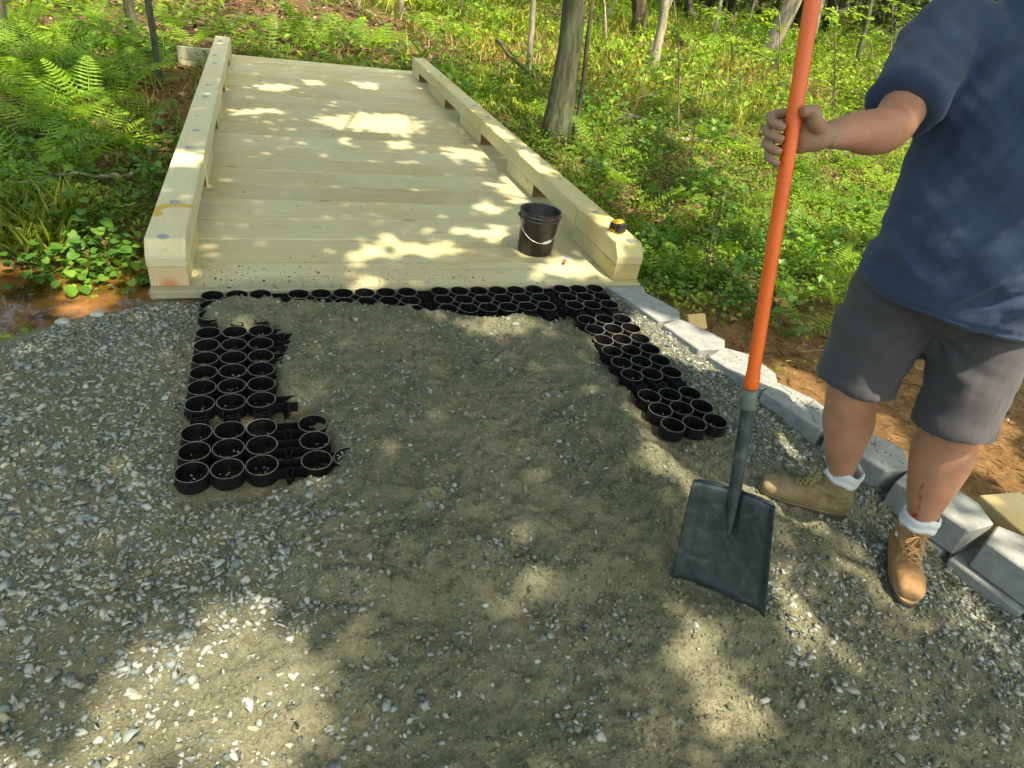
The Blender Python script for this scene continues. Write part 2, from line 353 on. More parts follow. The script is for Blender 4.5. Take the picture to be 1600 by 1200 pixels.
def hit(px,py):
    r=ray(px,py); r=r/np.linalg.norm(r); t=1.2
    ts=np.concatenate([np.arange(1.2,8,.02),np.arange(8,90,.1)]); P=np.array([0,0,CH])+ts[:,None]*r
    d=P[:,2]-H(P[:,0],P[:,1]); i=np.argmax(d<0)
    return P[i] if d[i]<0 else P[-1]
def gridmesh(xs,ys,f):
    X,Y=np.meshgrid(xs,ys,indexing='ij'); Z=f(X,Y); V=np.stack([X,Y,Z],-1).reshape(-1,3); n,m=X.shape
    i=np.arange(n*m).reshape(n,m); F=np.stack([i[:-1,:-1],i[1:,:-1],i[1:,1:],i[:-1,1:]],-1).reshape(-1,4); return V,F
def soilmap(x,y):  # orange-brown dirt outside the blocks, and the wet bank by the stream
    s=sst(1.9,2.2,x)*sst(4.4,2.9,y+.3*vnoise(x*1.5,y*1.5))*sst(6,4,x)
    b=sst(-.4,-.6,x)*sst(.9,.25,np.abs(y-stream_y(x)-.2))
    b2=sst(1.3,.6,np.abs(y-8.3))*sst(-.5,-.8,x)*sst(-1.9,-1.2,x)*.7
    return np.clip(s+b*.9+b2,0,1)
V,F=gridmesh(np.arange(-1.75,2.62,.0084),np.arange(.2,3.55,.0084),lambda x,y:H(x,y))
ir=inroad(V[:,0],V[:,1]); soil=np.where(V[:,0]<1,sst(.03,-.05,ir+.04*fbm(V[:,0]*8,V[:,1]*8,8,2)),sst(.02,-.04,ir))
keep=(ir>-.22)
fk=keep[F].all(1); 
gp=link('gravel_path',mesh_np('gravel_path',V,F[fk],M['ground'],{'soil':soil},True),kind='structure')
def TT(x,y): 
    ins=sst(-.16,-.02,inroad(x,y))*((np.abs(x)<1.74)|(x>0)); under=ins*((x>-1.74)&(y>.22))
    return H(x,y)*(1-under)+(T(x,y)-.35)*under-.004*0
xs=np.concatenate([np.arange(-60,-8,1.5),np.arange(-8,10,.09),np.arange(10,90,1.2)]); ys=np.concatenate([np.arange(-14,-.6,.7),np.arange(-.6,14,.09),np.arange(14,120,1.2)])
V,F=gridmesh(xs,ys,TT)
soil=soilmap(V[:,0],V[:,1])
link('forest_floor',mesh_np('forest_floor',V,F,M['floor'],{'soil':soil},True),kind='structure')
# water
m,nt_,b=mat('stream water',.04,.5); b.inputs['Base Color'].default_value=(.035,.018,.006,1); 
v=coord(nt_); c=ramp(nt_,noise(nt_,v,3,4),[(.35,(.03,.018,.006)),(.65,(.26,.12,.03))]); nt_.links.new(c,b.inputs['Base Color']); bump(nt_,b,noise(nt_,v,9,2),.08,.01); M['water']=m
V,F=gridmesh(np.arange(-7,1.2,.2),np.arange(2.6,5.6,.2),lambda x,y:np.full(x.shape,-.50)); link('stream',mesh_np('stream',V,F,M['water']),kind='structure')

# ------------------------------------------------------------------ gravel
def ico():
    bm=bmesh.new(); bmesh.ops.create_icosphere(bm,subdivisions=1,radius=1); V=np.array([v.co[:] for v in bm.verts]); F=np.array([[v.index for v in f.verts] for f in bm.faces]); bm.free(); return V,F
IV,IF=ico()
def shard():
    th=np.arange(6)*math.pi/3; V=[(math.cos(t),math.sin(t),-.8) for t in th]+[(.72*math.cos(t+.2),.72*math.sin(t+.2),.8) for t in th]
    F=[[0,2,1],[0,3,2],[0,4,3],[0,5,4],[6,7,8],[6,8,9],[6,9,10],[6,10,11]]
    for k in range(6): k2=(k+1)%6; F+= [[k,k2,6+k2],[k,6+k2,6+k]]
    return np.array(V),np.array(F)
SV,SF=shard()
OV=np.array([[1,0,0],[-1,0,0],[0,1,0],[0,-1,0],[0,0,1],[0,0,-1.]]); OF=np.array([[0,2,4],[2,1,4],[1,3,4],[3,0,4],[2,0,5],[1,2,5],[3,1,5],[0,3,5]])
def scatter(name,P,size,BV,BF,mt,flat=(.35,.75),tilt=.35,nvar=24,sink=.25):
    n=len(P); k=len(BV); var=[]
    for i in range(nvar):
        v=BV*(1+(.10 if k==12 and BV is SV else .25)*RNG.standard_normal((k,1)))+.17*RNG.standard_normal(BV.shape)*([1.6,1.6,.9] if BV is SV else [1,1,1]); v=v/np.abs(v).max(); v[:,1]*=RNG.uniform(.5,.95); v[:,2]*=RNG.uniform(*flat); var.append(v)
    var=np.array(var)[RNG.integers(0,nvar,n)]*size[:,None,None]
    yaw=RNG.uniform(0,6.283,n); a=RNG.normal(0,tilt,n); bb=RNG.normal(0,tilt,n)
    cy,sy,ca,sa,cb,sb=np.cos(yaw),np.sin(yaw),np.cos(a),np.sin(a),np.cos(bb),np.sin(bb)
    Rz=np.zeros((n,3,3)); Rz[:,0,0]=cy;Rz[:,0,1]=-sy;Rz[:,1,0]=sy;Rz[:,1,1]=cy;Rz[:,2,2]=1
    Rx=np.zeros((n,3,3)); Rx[:,0,0]=1;Rx[:,1,1]=ca;Rx[:,1,2]=-sa;Rx[:,2,1]=sa;Rx[:,2,2]=ca
    Ry=np.zeros((n,3,3)); Ry[:,1,1]=1;Ry[:,0,0]=cb;Ry[:,0,2]=sb;Ry[:,2,0]=-sb;Ry[:,2,2]=cb
    M3=Rz@Rx@Ry; V=np.einsum('nij,nkj->nki',M3,var)+P[:,None,:]; V[:,:,2]+=(size*sink)[:,None]
    F=(BF[None]+np.arange(n)[:,None,None]*k).reshape(-1,3)
    return link(name,mesh_np(name,V.reshape(-1,3),F,mt,{'rnd':np.repeat(RNG.random(n),k)}),kind='stuff')
def blockfree(x,y): return inroad(x,y)>.035
def chipdens(x,y):
    left=sst(-.22,-.42,x)*(y<3.1)
    left=np.maximum(left,sst(1.75,1.5,y)*sst(.25,-.2,x+.15*(1.2-y)))
    left*=.5+.5*sst(-.12,.12,fbm(x*2.3,y*2.3,41,3))
    strip=sst(1.735,1.76,x)*(y>1.55)
    low=sst(1.05,1.35,x-.45*(y-.6)*0)*sst(1.35,1.0,y)*(.06+.6*sst(-.1,.15,fbm(x*3,y*3,43,3)))
    rightnear=sst(1.85,2.0,x)*sst(1.8,1.4,y)
    mid=.008+.04*sst(0,.25,fbm(x*2.5,y*2.5,44,3)); c_=g(370,1060,-.08); low*=.6; left=left*(1-.9*np.exp(-(((x-c_[0])/.22)**2+((y-c_[1])/.16)**2)))
    return np.clip(np.maximum.reduce([left,strip,low,rightnear,mid]),0,1)
def sample(n,x0,x1,y0,y1,dens):
    x=RNG.uniform(x0,x1,n); y=RNG.uniform(y0,y1,n); k=(RNG.random(n)<dens(x,y))&blockfree(x,y)&(y<3.04); x=x[k];y=y[k]
    return np.stack([x,y,H(x,y)],-1)
CELLS_X=[[-.313,-.2075,-.102],[.072,.178,.284,.390,.498,.605],[.778,.884,.990,1.097,1.203,1.310],[1.474,1.578,1.681]]
CELLS_Y=[[3.014,2.918,2.822],[2.66,2.555,2.452,2.348,2.243,2.137],[1.967,1.867,1.760]]
def incells(x,y):
    h=np.zeros(np.shape(x),bool)
    for gx in CELLS_X:
        for gy in CELLS_Y:
            h|=(x>gx[0]-.06)&(x<gx[-1]+.06)&(y>gy[0 if gy[0]<gy[-1] else -1]-.06)&(y<gy[0]+.06)
    return h
P=sample(70000,-1.7,2.55,.22,3.08,chipdens); P=P[~(incells(P[:,0],P[:,1])&(P[:,2]<.0))]
sz=np.clip(RNG.lognormal(math.log(.0098),.42,len(P)),.0045,.026)*np.where(P[:,0]>1.6,.9,1)
scatter('gravel_chips',P,sz,SV,SF,M['chips'],(.12,.40),.45,80,.10)
P=sample(56000,-1.5,2.5,.22,3.08,lambda x,y:.75+0*x); P=P[~(incells(P[:,0],P[:,1])&(P[:,2]<-.004)&(RNG.random(len(P))<.8))]
scatter('gravel_crumbs',P,np.clip(RNG.lognormal(math.log(.0034),.4,len(P)),.0016,.009),OV,OF,M['crumbs'],(.35,.9),.6)
P=sample(30000,-1.0,2.4,.22,3.05,lambda x,y:.2+.8*sst(-.1,.2,fbm(x*4,y*4,46,3))); P=P[~(incells(P[:,0],P[:,1])&(P[:,2]<-.002))]
scatter('soil_clods',P,np.clip(RNG.lognormal(math.log(.0062),.4,len(P)),.003,.016),IV,IF,stone('clod',[(0,(.060,.075,.050)),(.5,(.130,.142,.085)),(.9,(.19,.19,.12)),(1,(.25,.27,.20))]),(.45,.9),.5,30,.02)
# darker stone heaps showing in the mound
P=[]
for (px,py,r,n) in ((870,650,.09,70),(800,860,.10,60),(500,560,.10,40),(990,960,.12,60),(620,585,.05,24),(480,930,.1,50),(560,900,.08,40),(700,760,.12,60),(930,500,.08,20),(650,640,.08,40),(560,700,.08,36),(760,560,.1,44),(620,820,.1,50),(420,880,.09,50),(900,720,.1,50),(700,1000,.14,60),(950,1080,.12,50),(560,1080,.12,50),(700,520,.08,30),(1210,720,.12,60),(890,955,.1,50)):
    c=g(px,py,0); q=c[:2]+RNG.normal(0,r/1.6,(n,2)); P.append(q)
P=np.concatenate(P); P=P[blockfree(P[:,0],P[:,1])]; P=np.column_stack([P,H(P[:,0],P[:,1])])
scatter('slate_flakes',P,RNG.uniform(.006,.016,len(P)),SV,SF,stone('dark slate',[(0,(.09,.11,.10)),(.6,(.17,.20,.18)),(1,(.30,.33,.29))]),(.2,.5),.5)

# ------------------------------------------------------------------ footbridge
bridge=thing('footbridge','new pale pine footbridge with a low kerb rail along each side','footbridge',(0,0,0))
pit=.3245
for k in range(21):
    y0=3.3755+pit*(k-1)+.0042; y1=3.3755+pit*k-.0042
    if k==0: y0=DF
    zt=RNG.uniform(-.004,.002) if k>1 else 0
    nx,ny=(90,14) if k<2 else (2,2)
    V,F=bevel_box(XL+(0 if k else 0),XR+RNG.uniform(-.003,.003)*(k>0),y0,y1,-.045,zt,.0065)
    if k<2:   # a finer top so the tracked-in dust shows on the first boards
        X,Fq=gridmesh(np.linspace(XL+.004,XR-.004,nx),np.linspace(y0+.004,y1-.004,ny),lambda x,y:np.full(x.shape,zt+.0004))
        n0=len(V); V=[tuple(v) for v in V]+[tuple(v) for v in X]; F=F+[[int(i)+n0 for i in q] for q in Fq]
    me=mesh_py('plank',V,F,M['plank']); a=me.attributes.new('dirt','FLOAT','POINT'); VA=np.array(V)
    dd=np.clip(sst(3.22,3.05,VA[:,1]+.08*fbm(VA[:,0]*6,VA[:,1]*6,51,3))*sst(.9,-.1,VA[:,0])*.8+.35*sst(3.13,3.06,VA[:,1]),0,.8) if k<2 else np.zeros(len(VA))
    a.data.foreach_set('value',dd.astype(np.float32)); link('plank',me,bridge)
V,F=bevel_box(XL,XR,DF+.045,DF+.09,-.30,-.047,.003); link('header_beam',mesh_py('header_beam',V,F,M['beam']),bridge)
for x in (XL+.06,.3,1.1,XR-.12):
    V,F=bevel_box(x,x+.07,DF+.095,DB-.03,-.30,-.048,.003); link('stringer',mesh_py('stringer',V,F,M['beam']),bridge)
def bolt_mesh():
    V,F=tube([(0,0,.0),(0,0,.0025)],.026,20,up=(1,0,0)); V2,F2=tube([(0,0,.002),(0,0,.008)],.010,6,up=(1,0,0)); return merge([(V,F),(V2,F2)])
bV,bF=bolt_mesh(); bme=mesh_py('bolt',bV,bF,M['bolt'])
for side,(x0,x1) in enumerate(((XL,XL+.172),(XR-.172,XR))):
    rail=link('kerb_rail',None,bridge); yb=9.70 if side==0 else 9.53
    rail.name='kerb_rail'
    # top beam: chamfered front end
    def beam(ya,ybk,front):
        P2=[(ya,.10),(ya,.150),(ya+.055 if front else ya,.216),(ybk,.216),(ybk,.10)] if front else [(ya,.10),(ya,.216),(ybk,.216),(ybk,.10)]
        bm=bmesh.new(); a=[bm.verts.new((x0+.001,p[0],p[1])) for p in P2]; f=bm.faces.new(a); r=bmesh.ops.extrude_face_region(bm,geom=[f])
        for e in r['geom']:
            if isinstance(e,bmesh.types.BMVert): e.co.x=x1-.001
        bmesh.ops.recalc_face_normals(bm,faces=bm.faces[:]); bmesh.ops.bevel(bm,geom=bm.edges[:],offset=.004,segments=2,affect='EDGES')
        me=bpy.data.meshes.new('top_beam'); bm.to_mesh(me); bm.free(); return me
    segs=[(3.109,yb,True)] if side==0 else [(3.109,3.742,True),(3.746,6.10,False),(6.104,yb,False)]
    for (a_,b_,fr) in segs:
        me=beam(a_,b_,fr); me.materials.append(M['beam_stain' if side==0 else 'beam']); link('top_beam',me,rail)
    for (a_,b_) in ((3.112,3.75),(4.57,5.22),(6.06,6.84),(7.55,8.42),(9.05,yb-.01)):
        V,F=bevel_box(x0+.003,x1-.003,a_,b_,.0015,.098,.004); me=mesh_py('kerb_block',V,F,M['beam'])
        me.materials.append(M['endgrain'] if (side==0 and a_<3.2) else M['endshade'])
        if a_>3.2 or side==0:
            for p in me.polygons:
                if p.normal.y<-.9: p.material_index=1
        link('kerb_block',me,rail)
    xc=(x0+x1)/2-.01*(1-2*side)
    for yy in (3.19,3.66,4.69,5.12,6.22,6.69,7.78,8.25,9.3):
        link('bolt',bme,rail,(xc+RNG.uniform(-.012,.012),yy,.2162))
# dirt crumbs kicked onto the first boards
n=1500; x=RNG.uniform(XL+.18,XR-.2,n); y=3.07+np.abs(RNG.normal(0,.16,n)); k=(RNG.random(n)<sst(1.6,-.2,x)*.8+.12)&(y<3.9); P=np.column_stack([x[k],y[k],np.full(k.sum(),.002)])
o=scatter('dirt_crumbs',P,RNG.uniform(.0015,.006,len(P))*np.where(RNG.random(len(P))<.04,2.4,1),OV,OF,M['crumbs'],(.4,.9),.5)
n=160; P=np.column_stack([RNG.uniform(XL+.2,XR-.2,n),RNG.uniform(3.4,8.5,n),np.full(n,.002)])
scatter('deck_debris',P,RNG.uniform(.003,.009,n),OV,OF,stone('bark bits',[(0,(.03,.02,.012)),(1,(.16,.11,.06))]),(.3,.6),.4)

# abutment board at the far left end
ab=thing('retaining_board','grey green timber board set on edge beside the far left bridge corner','board',(-.80,9.25,max(-.35,Hs(-.85,9.2)-.06)))
V,F=bevel_box(-.19,.30,-.02,.025,-.06,.12,.004); link('board_plank',mesh_py('board_plank',V,F,M['abut']),ab)
V,F=bevel_box(-.19,.30,-.022,.026,.123,.26,.004); link('board_plank',mesh_py('board_plank',V,F,M['abut']),ab)

# ------------------------------------------------------------------ black cup grid panels
def cup_mesh():
    n=30; ro,ri=.0515,.0485; V=[];F=[]
    def ring(r,z): 
        b=len(V); V.extend([(r*math.cos(2*math.pi*k/n),r*math.sin(2*math.pi*k/n),z) for k in range(n)]); return b
    r=[ring(.020,-.047),ring(ri,-.047),ring(ri,-.0006),ring(ri+.0007,0),ring(ro-.0007,0),ring(ro,-.0006),ring(ro,-.052)]
    for a,b in zip(r[:-1],r[1:]):
        for k in range(n): F.append([a+k,a+(k+1)%n,b+(k+1)%n,b+k][::-1])
    for th in (0,math.pi/2,math.pi,3*math.pi/2):   # small clips on the outside wall
        c,s=math.cos(th+math.pi/4*0),math.sin(th); b=len(V)
        bx=bevel_box(ro-.001,ro+.0025,-.012,.012,-.044,-.030,0)
        V.extend([(p[0]*c-p[1]*s,p[0]*s+p[1]*c,p[2]) for p in bx[0]]); F.extend([[i+b for i in f] for f in bx[1]])
    me=mesh_py('cup',V,F,M['cup'],False); me.materials.append(M['rim'])
    for p in me.polygons:
        if p.center.z>-.0009: p.material_index=1
    return me
cupme=cup_mesh()
def keyhole():   # strip bent into the bulb-shaped coupling loop
    pts=[(-.022,-.004),(-.010,-.006),(.004,-.010),(.016,-.013),(.026,-.008),(.028,0),(.026,.008),(.016,.013),(.004,.010),(-.010,.006),(-.022,.004)]
    pts=spline([(a,b,0) for a,b in pts],3); V=[];F=[]
    _,_,fr=frames(pts,(0,0,1))
    for i,p in enumerate(pts):
        s=fr[i][1]*.0012
        for q,z in ((p+s,-.004),(p-s,-.004),(p-s,-.05),(p+s,-.05)): V.append((q[0],q[1],z))
    for i in range(len(pts)-1):
        for k in range(4): F.append([i*4+k,i*4+(k+1)%4,(i+1)*4+(k+1)%4,(i+1)*4+k])
    return mesh_py('coupling_loop',V,F,M['cup'])
keyme=keyhole()
desc={(0,0):'black cup grid panel at the bridge edge, left corner, mostly under fill',(0,1):'black cup grid panel of three columns on the left side of the fill',(0,2):'black cup grid panel at the lower left end, empty cups in front',
 (1,0):'black cup grid panel along the bridge edge, left of centre, half buried',(1,2):'black cup grid panel mostly buried beside the lower left cups',(2,0):'black cup grid panel along the bridge edge in front of the bucket',
 (3,0):'black cup grid panel at the bridge edge, right corner, beside the first block',(3,1):'black cup grid panel of three columns running beside the grey blocks',(3,2):'black cup grid panel at the lower right end nearest the shovel',
 (1,1):'black cup grid panel peeping from the fill beside the left columns',(2,1):'black cup grid panel peeping from the fill beside the right columns',(2,2):'black cup grid panel peeping out just left of the shovel'}
for i,gx in enumerate(CELLS_X):
    for j,gy in enumerate(CELLS_Y):
        got=[]
        for x in gx:
            for y in gy:
                th=np.arange(8)*math.pi/4; hh=H(x+.05*np.cos(th),y+.05*np.sin(th))
                if hh.min()<.002 and (hh<.003).sum()>=4 and not (i in (1,2) and j==1) and not (i==2 and j==2) and (Hs(x,y)<-.004 or y>2.8): got.append((x,y))
        if not got: continue
        p=thing('paver_grid',desc[(i,j)],'paver grid',(np.mean(gx),np.mean(gy),0),group='black plastic paver grid panels')
        px,py=np.mean(gx),np.mean(gy)
        for (x,y) in got: link('cup',cupme,p,(x-px,y-py,RNG.uniform(-.0015,.0015)),(RNG.normal(0,.008),RNG.normal(0,.008),0))
        parts=[]
        for (x,y) in got:
            for dx,dy in ((1,0),(0,1)):
                parts.append(bevel_box(x-px-(.05 if dx else .004),x-px+(.05 if dx else .004),y-py-(.05 if dy else .004),y-py+(.05 if dy else .004),-.052,-.049,0))
            for ox,oy in ((.0528,0),(0,.052)):
                if (x+2*ox,y) in got or any(abs(x+2*ox-q[0])<.02 and abs(y+2*oy-q[1])<.02 for q in got): parts.append(bevel_box(x-px+ox-(.011 if ox else .012),x-px+ox+(.011 if ox else .012),y-py+oy-(.012 if ox else .011),y-py+oy+(.012 if ox else .011),-.05,-.016,0))
            for sx,sy in ((1,1),(1,-1)):
                if (x-px+sx*.0515)<(gx[-1]-px) and (y-py+sy*.051)<(gy[0]-py) and (y-py+sy*.051)>(gy[-1]-py): parts.append(bevel_box(x-px+sx*.0515-.016,x-px+sx*.0515+.016,y-py+sy*.051-.016,y-py+sy*.051+.016,-.05,-.034,0))
        if i<3:
            for y in gy:
                if Hs(gx[-1]+.086,y)<-.01:
                    for dy in (-.022,.022): parts.append(bevel_box(gx[-1]+.045-px,gx[-1]+.128-px,y+dy-py-.0012,y+dy-py+.0012,-.05,-.008,0))
        if j<2:
            for x in gx:
                if Hs(x,gy[-1]-.086)<-.01:
                    for dx in (-.024,.024): parts.append(bevel_box(x+dx-px-.0012,x+dx-px+.0012,gy[-1]-.128-py,gy[-1]-.045-py,-.05,-.006,0))
        link('lattice',mesh_py('lattice',*merge(parts),M['cup']),p,kind='stuff')
        # coupling loops toward the next panel
        if i<3:
            xe=gx[-1]+.086
            for y in gy:
                if Hs(xe,y)<-.004: link('coupling_loop',keyme,p,(xe-px,y-.05-py,0),(0,0,math.pi/2))
        if j<2:
            ye=gy[-1]-.086
            for x in gx:
                if Hs(x,ye)<-.004: link('coupling_loop',keyme,p,(x-px+.004,ye-py,0),(0,0,0))
# stones lying in the cups
P=[]
for gx in CELLS_X:
    for gy in CELLS_Y:
        for x in gx:
            for y in gy:
                h=Hs(x,y)
                if h<-.004:
                    n=RNG.integers(2,14) if h<-.035 else 34
                    rr=.042*np.sqrt(RNG.random(n)); th=RNG.uniform(0,6.28,n); zz=np.maximum(-.046,h)
                    P.append(np.column_stack([x+rr*np.cos(th),y+rr*np.sin(th),np.full(n,zz)+RNG.uniform(0,.006,n)]))
P=np.concatenate(P); scatter('stones_in_cups',P,RNG.uniform(.003,.009,len(P)),IV,IF,M['chips'],(.3,.6),.4)

# ------------------------------------------------------------------ retaining blocks
BL=[([(1.777,3.045),(2.006,3.045),(1.975,2.950),(1.822,2.905)],'grey retaining block touching the right corner of the bridge'),
 ([(1.819,2.899),(1.974,2.943),(2.020,2.850),(2.062,2.724),(2.015,2.640),(1.885,2.630)],'second grey retaining block from the bridge, beside the black cups'),
 ([(1.896,2.577),(2.017,2.631),(2.100,2.510),(2.147,2.400),(2.091,2.321),(1.950,2.327)],'third grey retaining block from the bridge, its end face exposed'),
 ([(1.973,2.248),(2.102,2.320),(2.197,2.245),(2.223,2.074),(2.179,2.000),(2.067,1.965)],'fourth grey block from the bridge, sunlit behind the shovel handle'),
 ([(2.059,1.929),(2.182,1.995),(2.277,1.840),(2.280,1.740),(2.235,1.655),(2.135,1.640)],'dusty sunlit grey block to the right of the shovel handle'),
 ([(2.150,1.600),(2.310,1.640),(2.374,1.560),(2.427,1.465),(2.347,1.352),(2.228,1.362)],'grey block with dirt on top between the legs of the worker'),
 ([(2.220,1.285),(2.345,1.335),(2.440,1.260),(2.470,1.130),(2.428,1.034),(2.290,1.024)],'grey block behind the brown boot nearest the camera, its end face partly sunlit'),
 ([(2.312,.950),(2.437,1.006),(2.530,.900),(2.560,.780),(2.50,.69),(2.37,.68)],'grey block at the right edge beside the stacked boards')]
for k,(P,lab) in enumerate(BL):
    c=np.mean(np.array(P),0); P=[(c[0]+(q[0]-c[0])*1.06,c[1]+(q[1]-c[1])*1.06) for q in P]; z1=-.002 if k else -.006; z0=z1-(.105 if k<5 else .125)
    V,F=prism([(p[0]-c[0],p[1]-c[1]) for p in P][::-1],z0,z1,.005)
    o=link('retaining_block',mesh_py('retaining_block',V,F,M['block']),None,(c[0],c[1],0),(RNG.normal(0,.003),RNG.normal(0,.003),0)); tag(o,lab,'block','grey blocks edging the path')
for (x,y,a,lab) in ((2.33,1.19,.24,'lower course grey block half hidden behind the tan boot'),(2.385,.90,.24,'lower course grey block under the joint of the last two upper blocks'),(2.45,.62,.24,'lower course grey block at the right edge of the picture')):
    V,F=prism([(-.09,.13),(-.10,-.13),(.04,-.14),(.10,-.05),(.10,.08),(.04,.14)],-.28,-.132,.005)
    o=link('retaining_block',mesh_py('retaining_block',V,F,M['block']),None,(x,y,0),(0,0,a)); tag(o,lab,'block','grey blocks edging the path')
# chips and dust lying on the block tops
P=[]
for k,n in ((0,10),(3,70),(4,160),(5,60)):
    A=np.array(BL[k][0]); c=A.mean(0); q=c+(A[RNG.integers(0,len(A),n)]-c)*RNG.random((n,1))*.85; P.append(np.column_stack([q,np.full(n,.0)]))
P=np.concatenate(P); scatter('dust_on_blocks',P,RNG.uniform(.002,.007,len(P)),OV,OF,M['crumbs'],(.3,.6),.3)

# lumber pieces
lb=[]
for k,(z,lab,dx) in enumerate(((-.24,'lower of two pale boards stacked at the right edge',.0),(-.187,'upper of two pale boards stacked at the right edge',-.006))):
    o=thing('lumber_board',lab,'board',(2.86+dx,1.16,z),(0,0,-.10+.02*k),'pale boards stacked behind the blocks')
    V,F=bevel_box(-.115,.115,-1.25,.10,0,.05,.004); link('board_body',mesh_py('board_body',V,F,M['lumber']),o)
c=hit(1078,506)
o=thing('wood_offcut','pale wood offcut lying just behind the second and third blocks','offcut',(2.44,3.02,-.25),(.9,.05,.15)); V,F=bevel_box(-.075,.075,-.05,.05,-.02,.02,.006); link('offcut_body',mesh_py('offcut_body',V,F,M['lumber']),o)

# ------------------------------------------------------------------ bucket, tape, pen
bc=g(835,392,0); bk=thing('bucket','black plastic bucket with wire handle standing on the bridge deck','bucket',(bc[0],bc[1],.002))
def lathe(prof,n=48):
    V=[];F=[]
    for r,z in prof: V.extend([(r*math.cos(2*math.pi*k/n),r*math.sin(2*math.pi*k/n),z) for k in range(n)])
    for i in range(len(prof)-1):
        for k in range(n): F.append([i*n+k,i*n+(k+1)%n,(i+1)*n+(k+1)%n,(i+1)*n+k])
    return V,F
m,nt_,b=mat('black bucket plastic',.33,.5); v=coord(nt_,(6,6,1.2)); n=noise(nt_,v,6,5,.7,.8); c=ramp(nt_,n,[(.45,(.016,.015,.015)),(.62,(.035,.028,.024)),(.78,(.12,.10,.08))]); nt_.links.new(c,b.inputs['Base Color']); M['bucket']=m
bh=.262
V,F=lathe([(.001,.0),(.100,.0),(.106,.004),(.1185,bh-.055),(.1215,bh-.052),(.1220,bh-.045),(.1195,bh-.043),(.1205,bh-.030),(.1255,bh-.028),(.1260,bh-.021),(.1225,bh-.019),(.123,bh-.006),(.1265,bh-.004),(.1265,bh),(.1205,bh),(.119,bh-.006),(.104,.006),(.001,.006)])
link('bucket_wall',mesh_py('bucket_wall',V,F,M['bucket'],True),bk)
hw=simple('wire',(.55,.55,.52),.35,.5,.1,40,metal=.8)
tocam=unit([-bc[0],-bc[1],0]); sd=np.array([-tocam[1],tocam[0],0]); # hinge axis
ph=math.radians(12); sd=np.array([sd[0]*math.cos(ph)-sd[1]*math.sin(ph),sd[0]*math.sin(ph)+sd[1]*math.cos(ph),0]); tc2=np.array([sd[1],-sd[0],0]); tc2=tc2 if tc2@tocam>0 else -tc2
arc=[]
for k in range(25):
    t=math.pi*k/24; arc.append(np.array([0,0,bh-.035])+sd*(.128*math.cos(t))+tc2*(.125*math.sin(t)+.012)+np.array([0,0,-.125*math.sin(t)**1]))
V,F=tube(arc,.0019,6); link('wire_handle',mesh_py('wire_handle',V,F,hw,True),bk)
V,F=tube([arc[8],arc[9],arc[10],arc[11]] if np.array(proj(arc[8]+np.array([*bc[:2],0])))[0]>np.array(proj(arc[16]+np.array([*bc[:2],0])))[0] else [arc[13],arc[14],arc[15],arc[16]],.0075,10); link('hand_grip',mesh_py('hand_grip',V,F,simple('white plastic',(.7,.7,.66),.5,.4,.08),True),bk)
for s in (1,-1):
    V,F=blob(np.array([0,0,bh-.036])+sd*s*.126,(.010,.010,.012)); link('handle_ear',mesh_py('handle_ear',V,F,M['bucket'],True),bk)
tp=g(965,362,.216); tape=thing('tape_measure','yellow and black tape measure resting on the right kerb rail','tape measure',(tp[0]-.01,tp[1],.2165),(0,0,.45)); tape.scale=(1.35,1.35,1.25)
yel=simple('yellow plastic',(.62,.42,.02),.4,.5,.1); blk=simple('black rubber',(.02,.02,.02),.6,.4,.2)
def dprof(w,d,h): # tape body outline: flat base, rounded top
    pts=[(-d/2,0),(d/2,0),(d/2,h*.55),(d*.36,h*.88),(d*.12,h),(-d*.2,h),(-d*.42,h*.8),(-d/2,h*.5)]
    bm=bmesh.new(); a=[bm.verts.new((-w/2,p[0],p[1])) for p in pts]; f=bm.faces.new(a); r=bmesh.ops.extrude_face_region(bm,geom=[f])
    for e in r['geom']:
        if isinstance(e,bmesh.types.BMVert): e.co.x=w/2
    bmesh.ops.recalc_face_normals(bm,faces=bm.faces[:]); bmesh.ops.bevel(bm,geom=bm.edges[:],offset=.004,segments=3,affect='EDGES')
    bm.verts.index_update(); V=[v.co[:] for v in bm.verts]; F=[[v.index for v in f.verts] for f in bm.faces]; bm.free(); return V,F
V,F=dprof(.046,.062,.058); link('tape_case',mesh_py('tape_case',V,F,yel,True),tape)
V,F=bevel_box(-.0245,.0245,-.034,-.006,.004,.050,.004); link('rubber_grip',mesh_py('rubber_grip',V,F,blk),tape)
V,F=tube([(.0225,.004,.028),(.0245,.004,.028)],.017,18); link('side_disc',mesh_py('side_disc',V,F,blk),tape)
V,F=bevel_box(-.0245,-.0226,-.008,.022,.012,.044,.0006); link('side_label',mesh_py('side_label',V,F,blk),tape)
a=g(880,414,.0); bb=g(886,402,.0); d=unit(bb-a)
pen=thing('marker_pen','small red marker with white band and blue cap lying by the bucket','marker',(a[0],a[1],.011),(0,0,math.atan2(d[1],d[0])))
for nm,x0,x1,r,mt in (('pen_body',0,.055,.0095,simple('red plastic',(.55,.09,.04),.4,.5,.1)),('pen_band',.0553,.068,.0098,simple('white band',(.75,.75,.75),.5,.4,.05)),('pen_cap',.0683,.095,.0102,simple('blue plastic',(.04,.09,.45),.4,.5,.1)),('pen_tip',-.014,-.0003,.005,blk)):
    V,F=tube([(x0,0,0),(x1,0,0)],r,12); link(nm,mesh_py(nm,V,F,mt,False),pen)

# ------------------------------------------------------------------ shovel
SB=g(1123,922,-.045); STOP=pd(1271,-8,1.40); SAX=unit(STOP-SB)
shv=thing('shovel','square mouth shovel with dark steel blade and orange handle, held upright by the worker','shovel',SB)
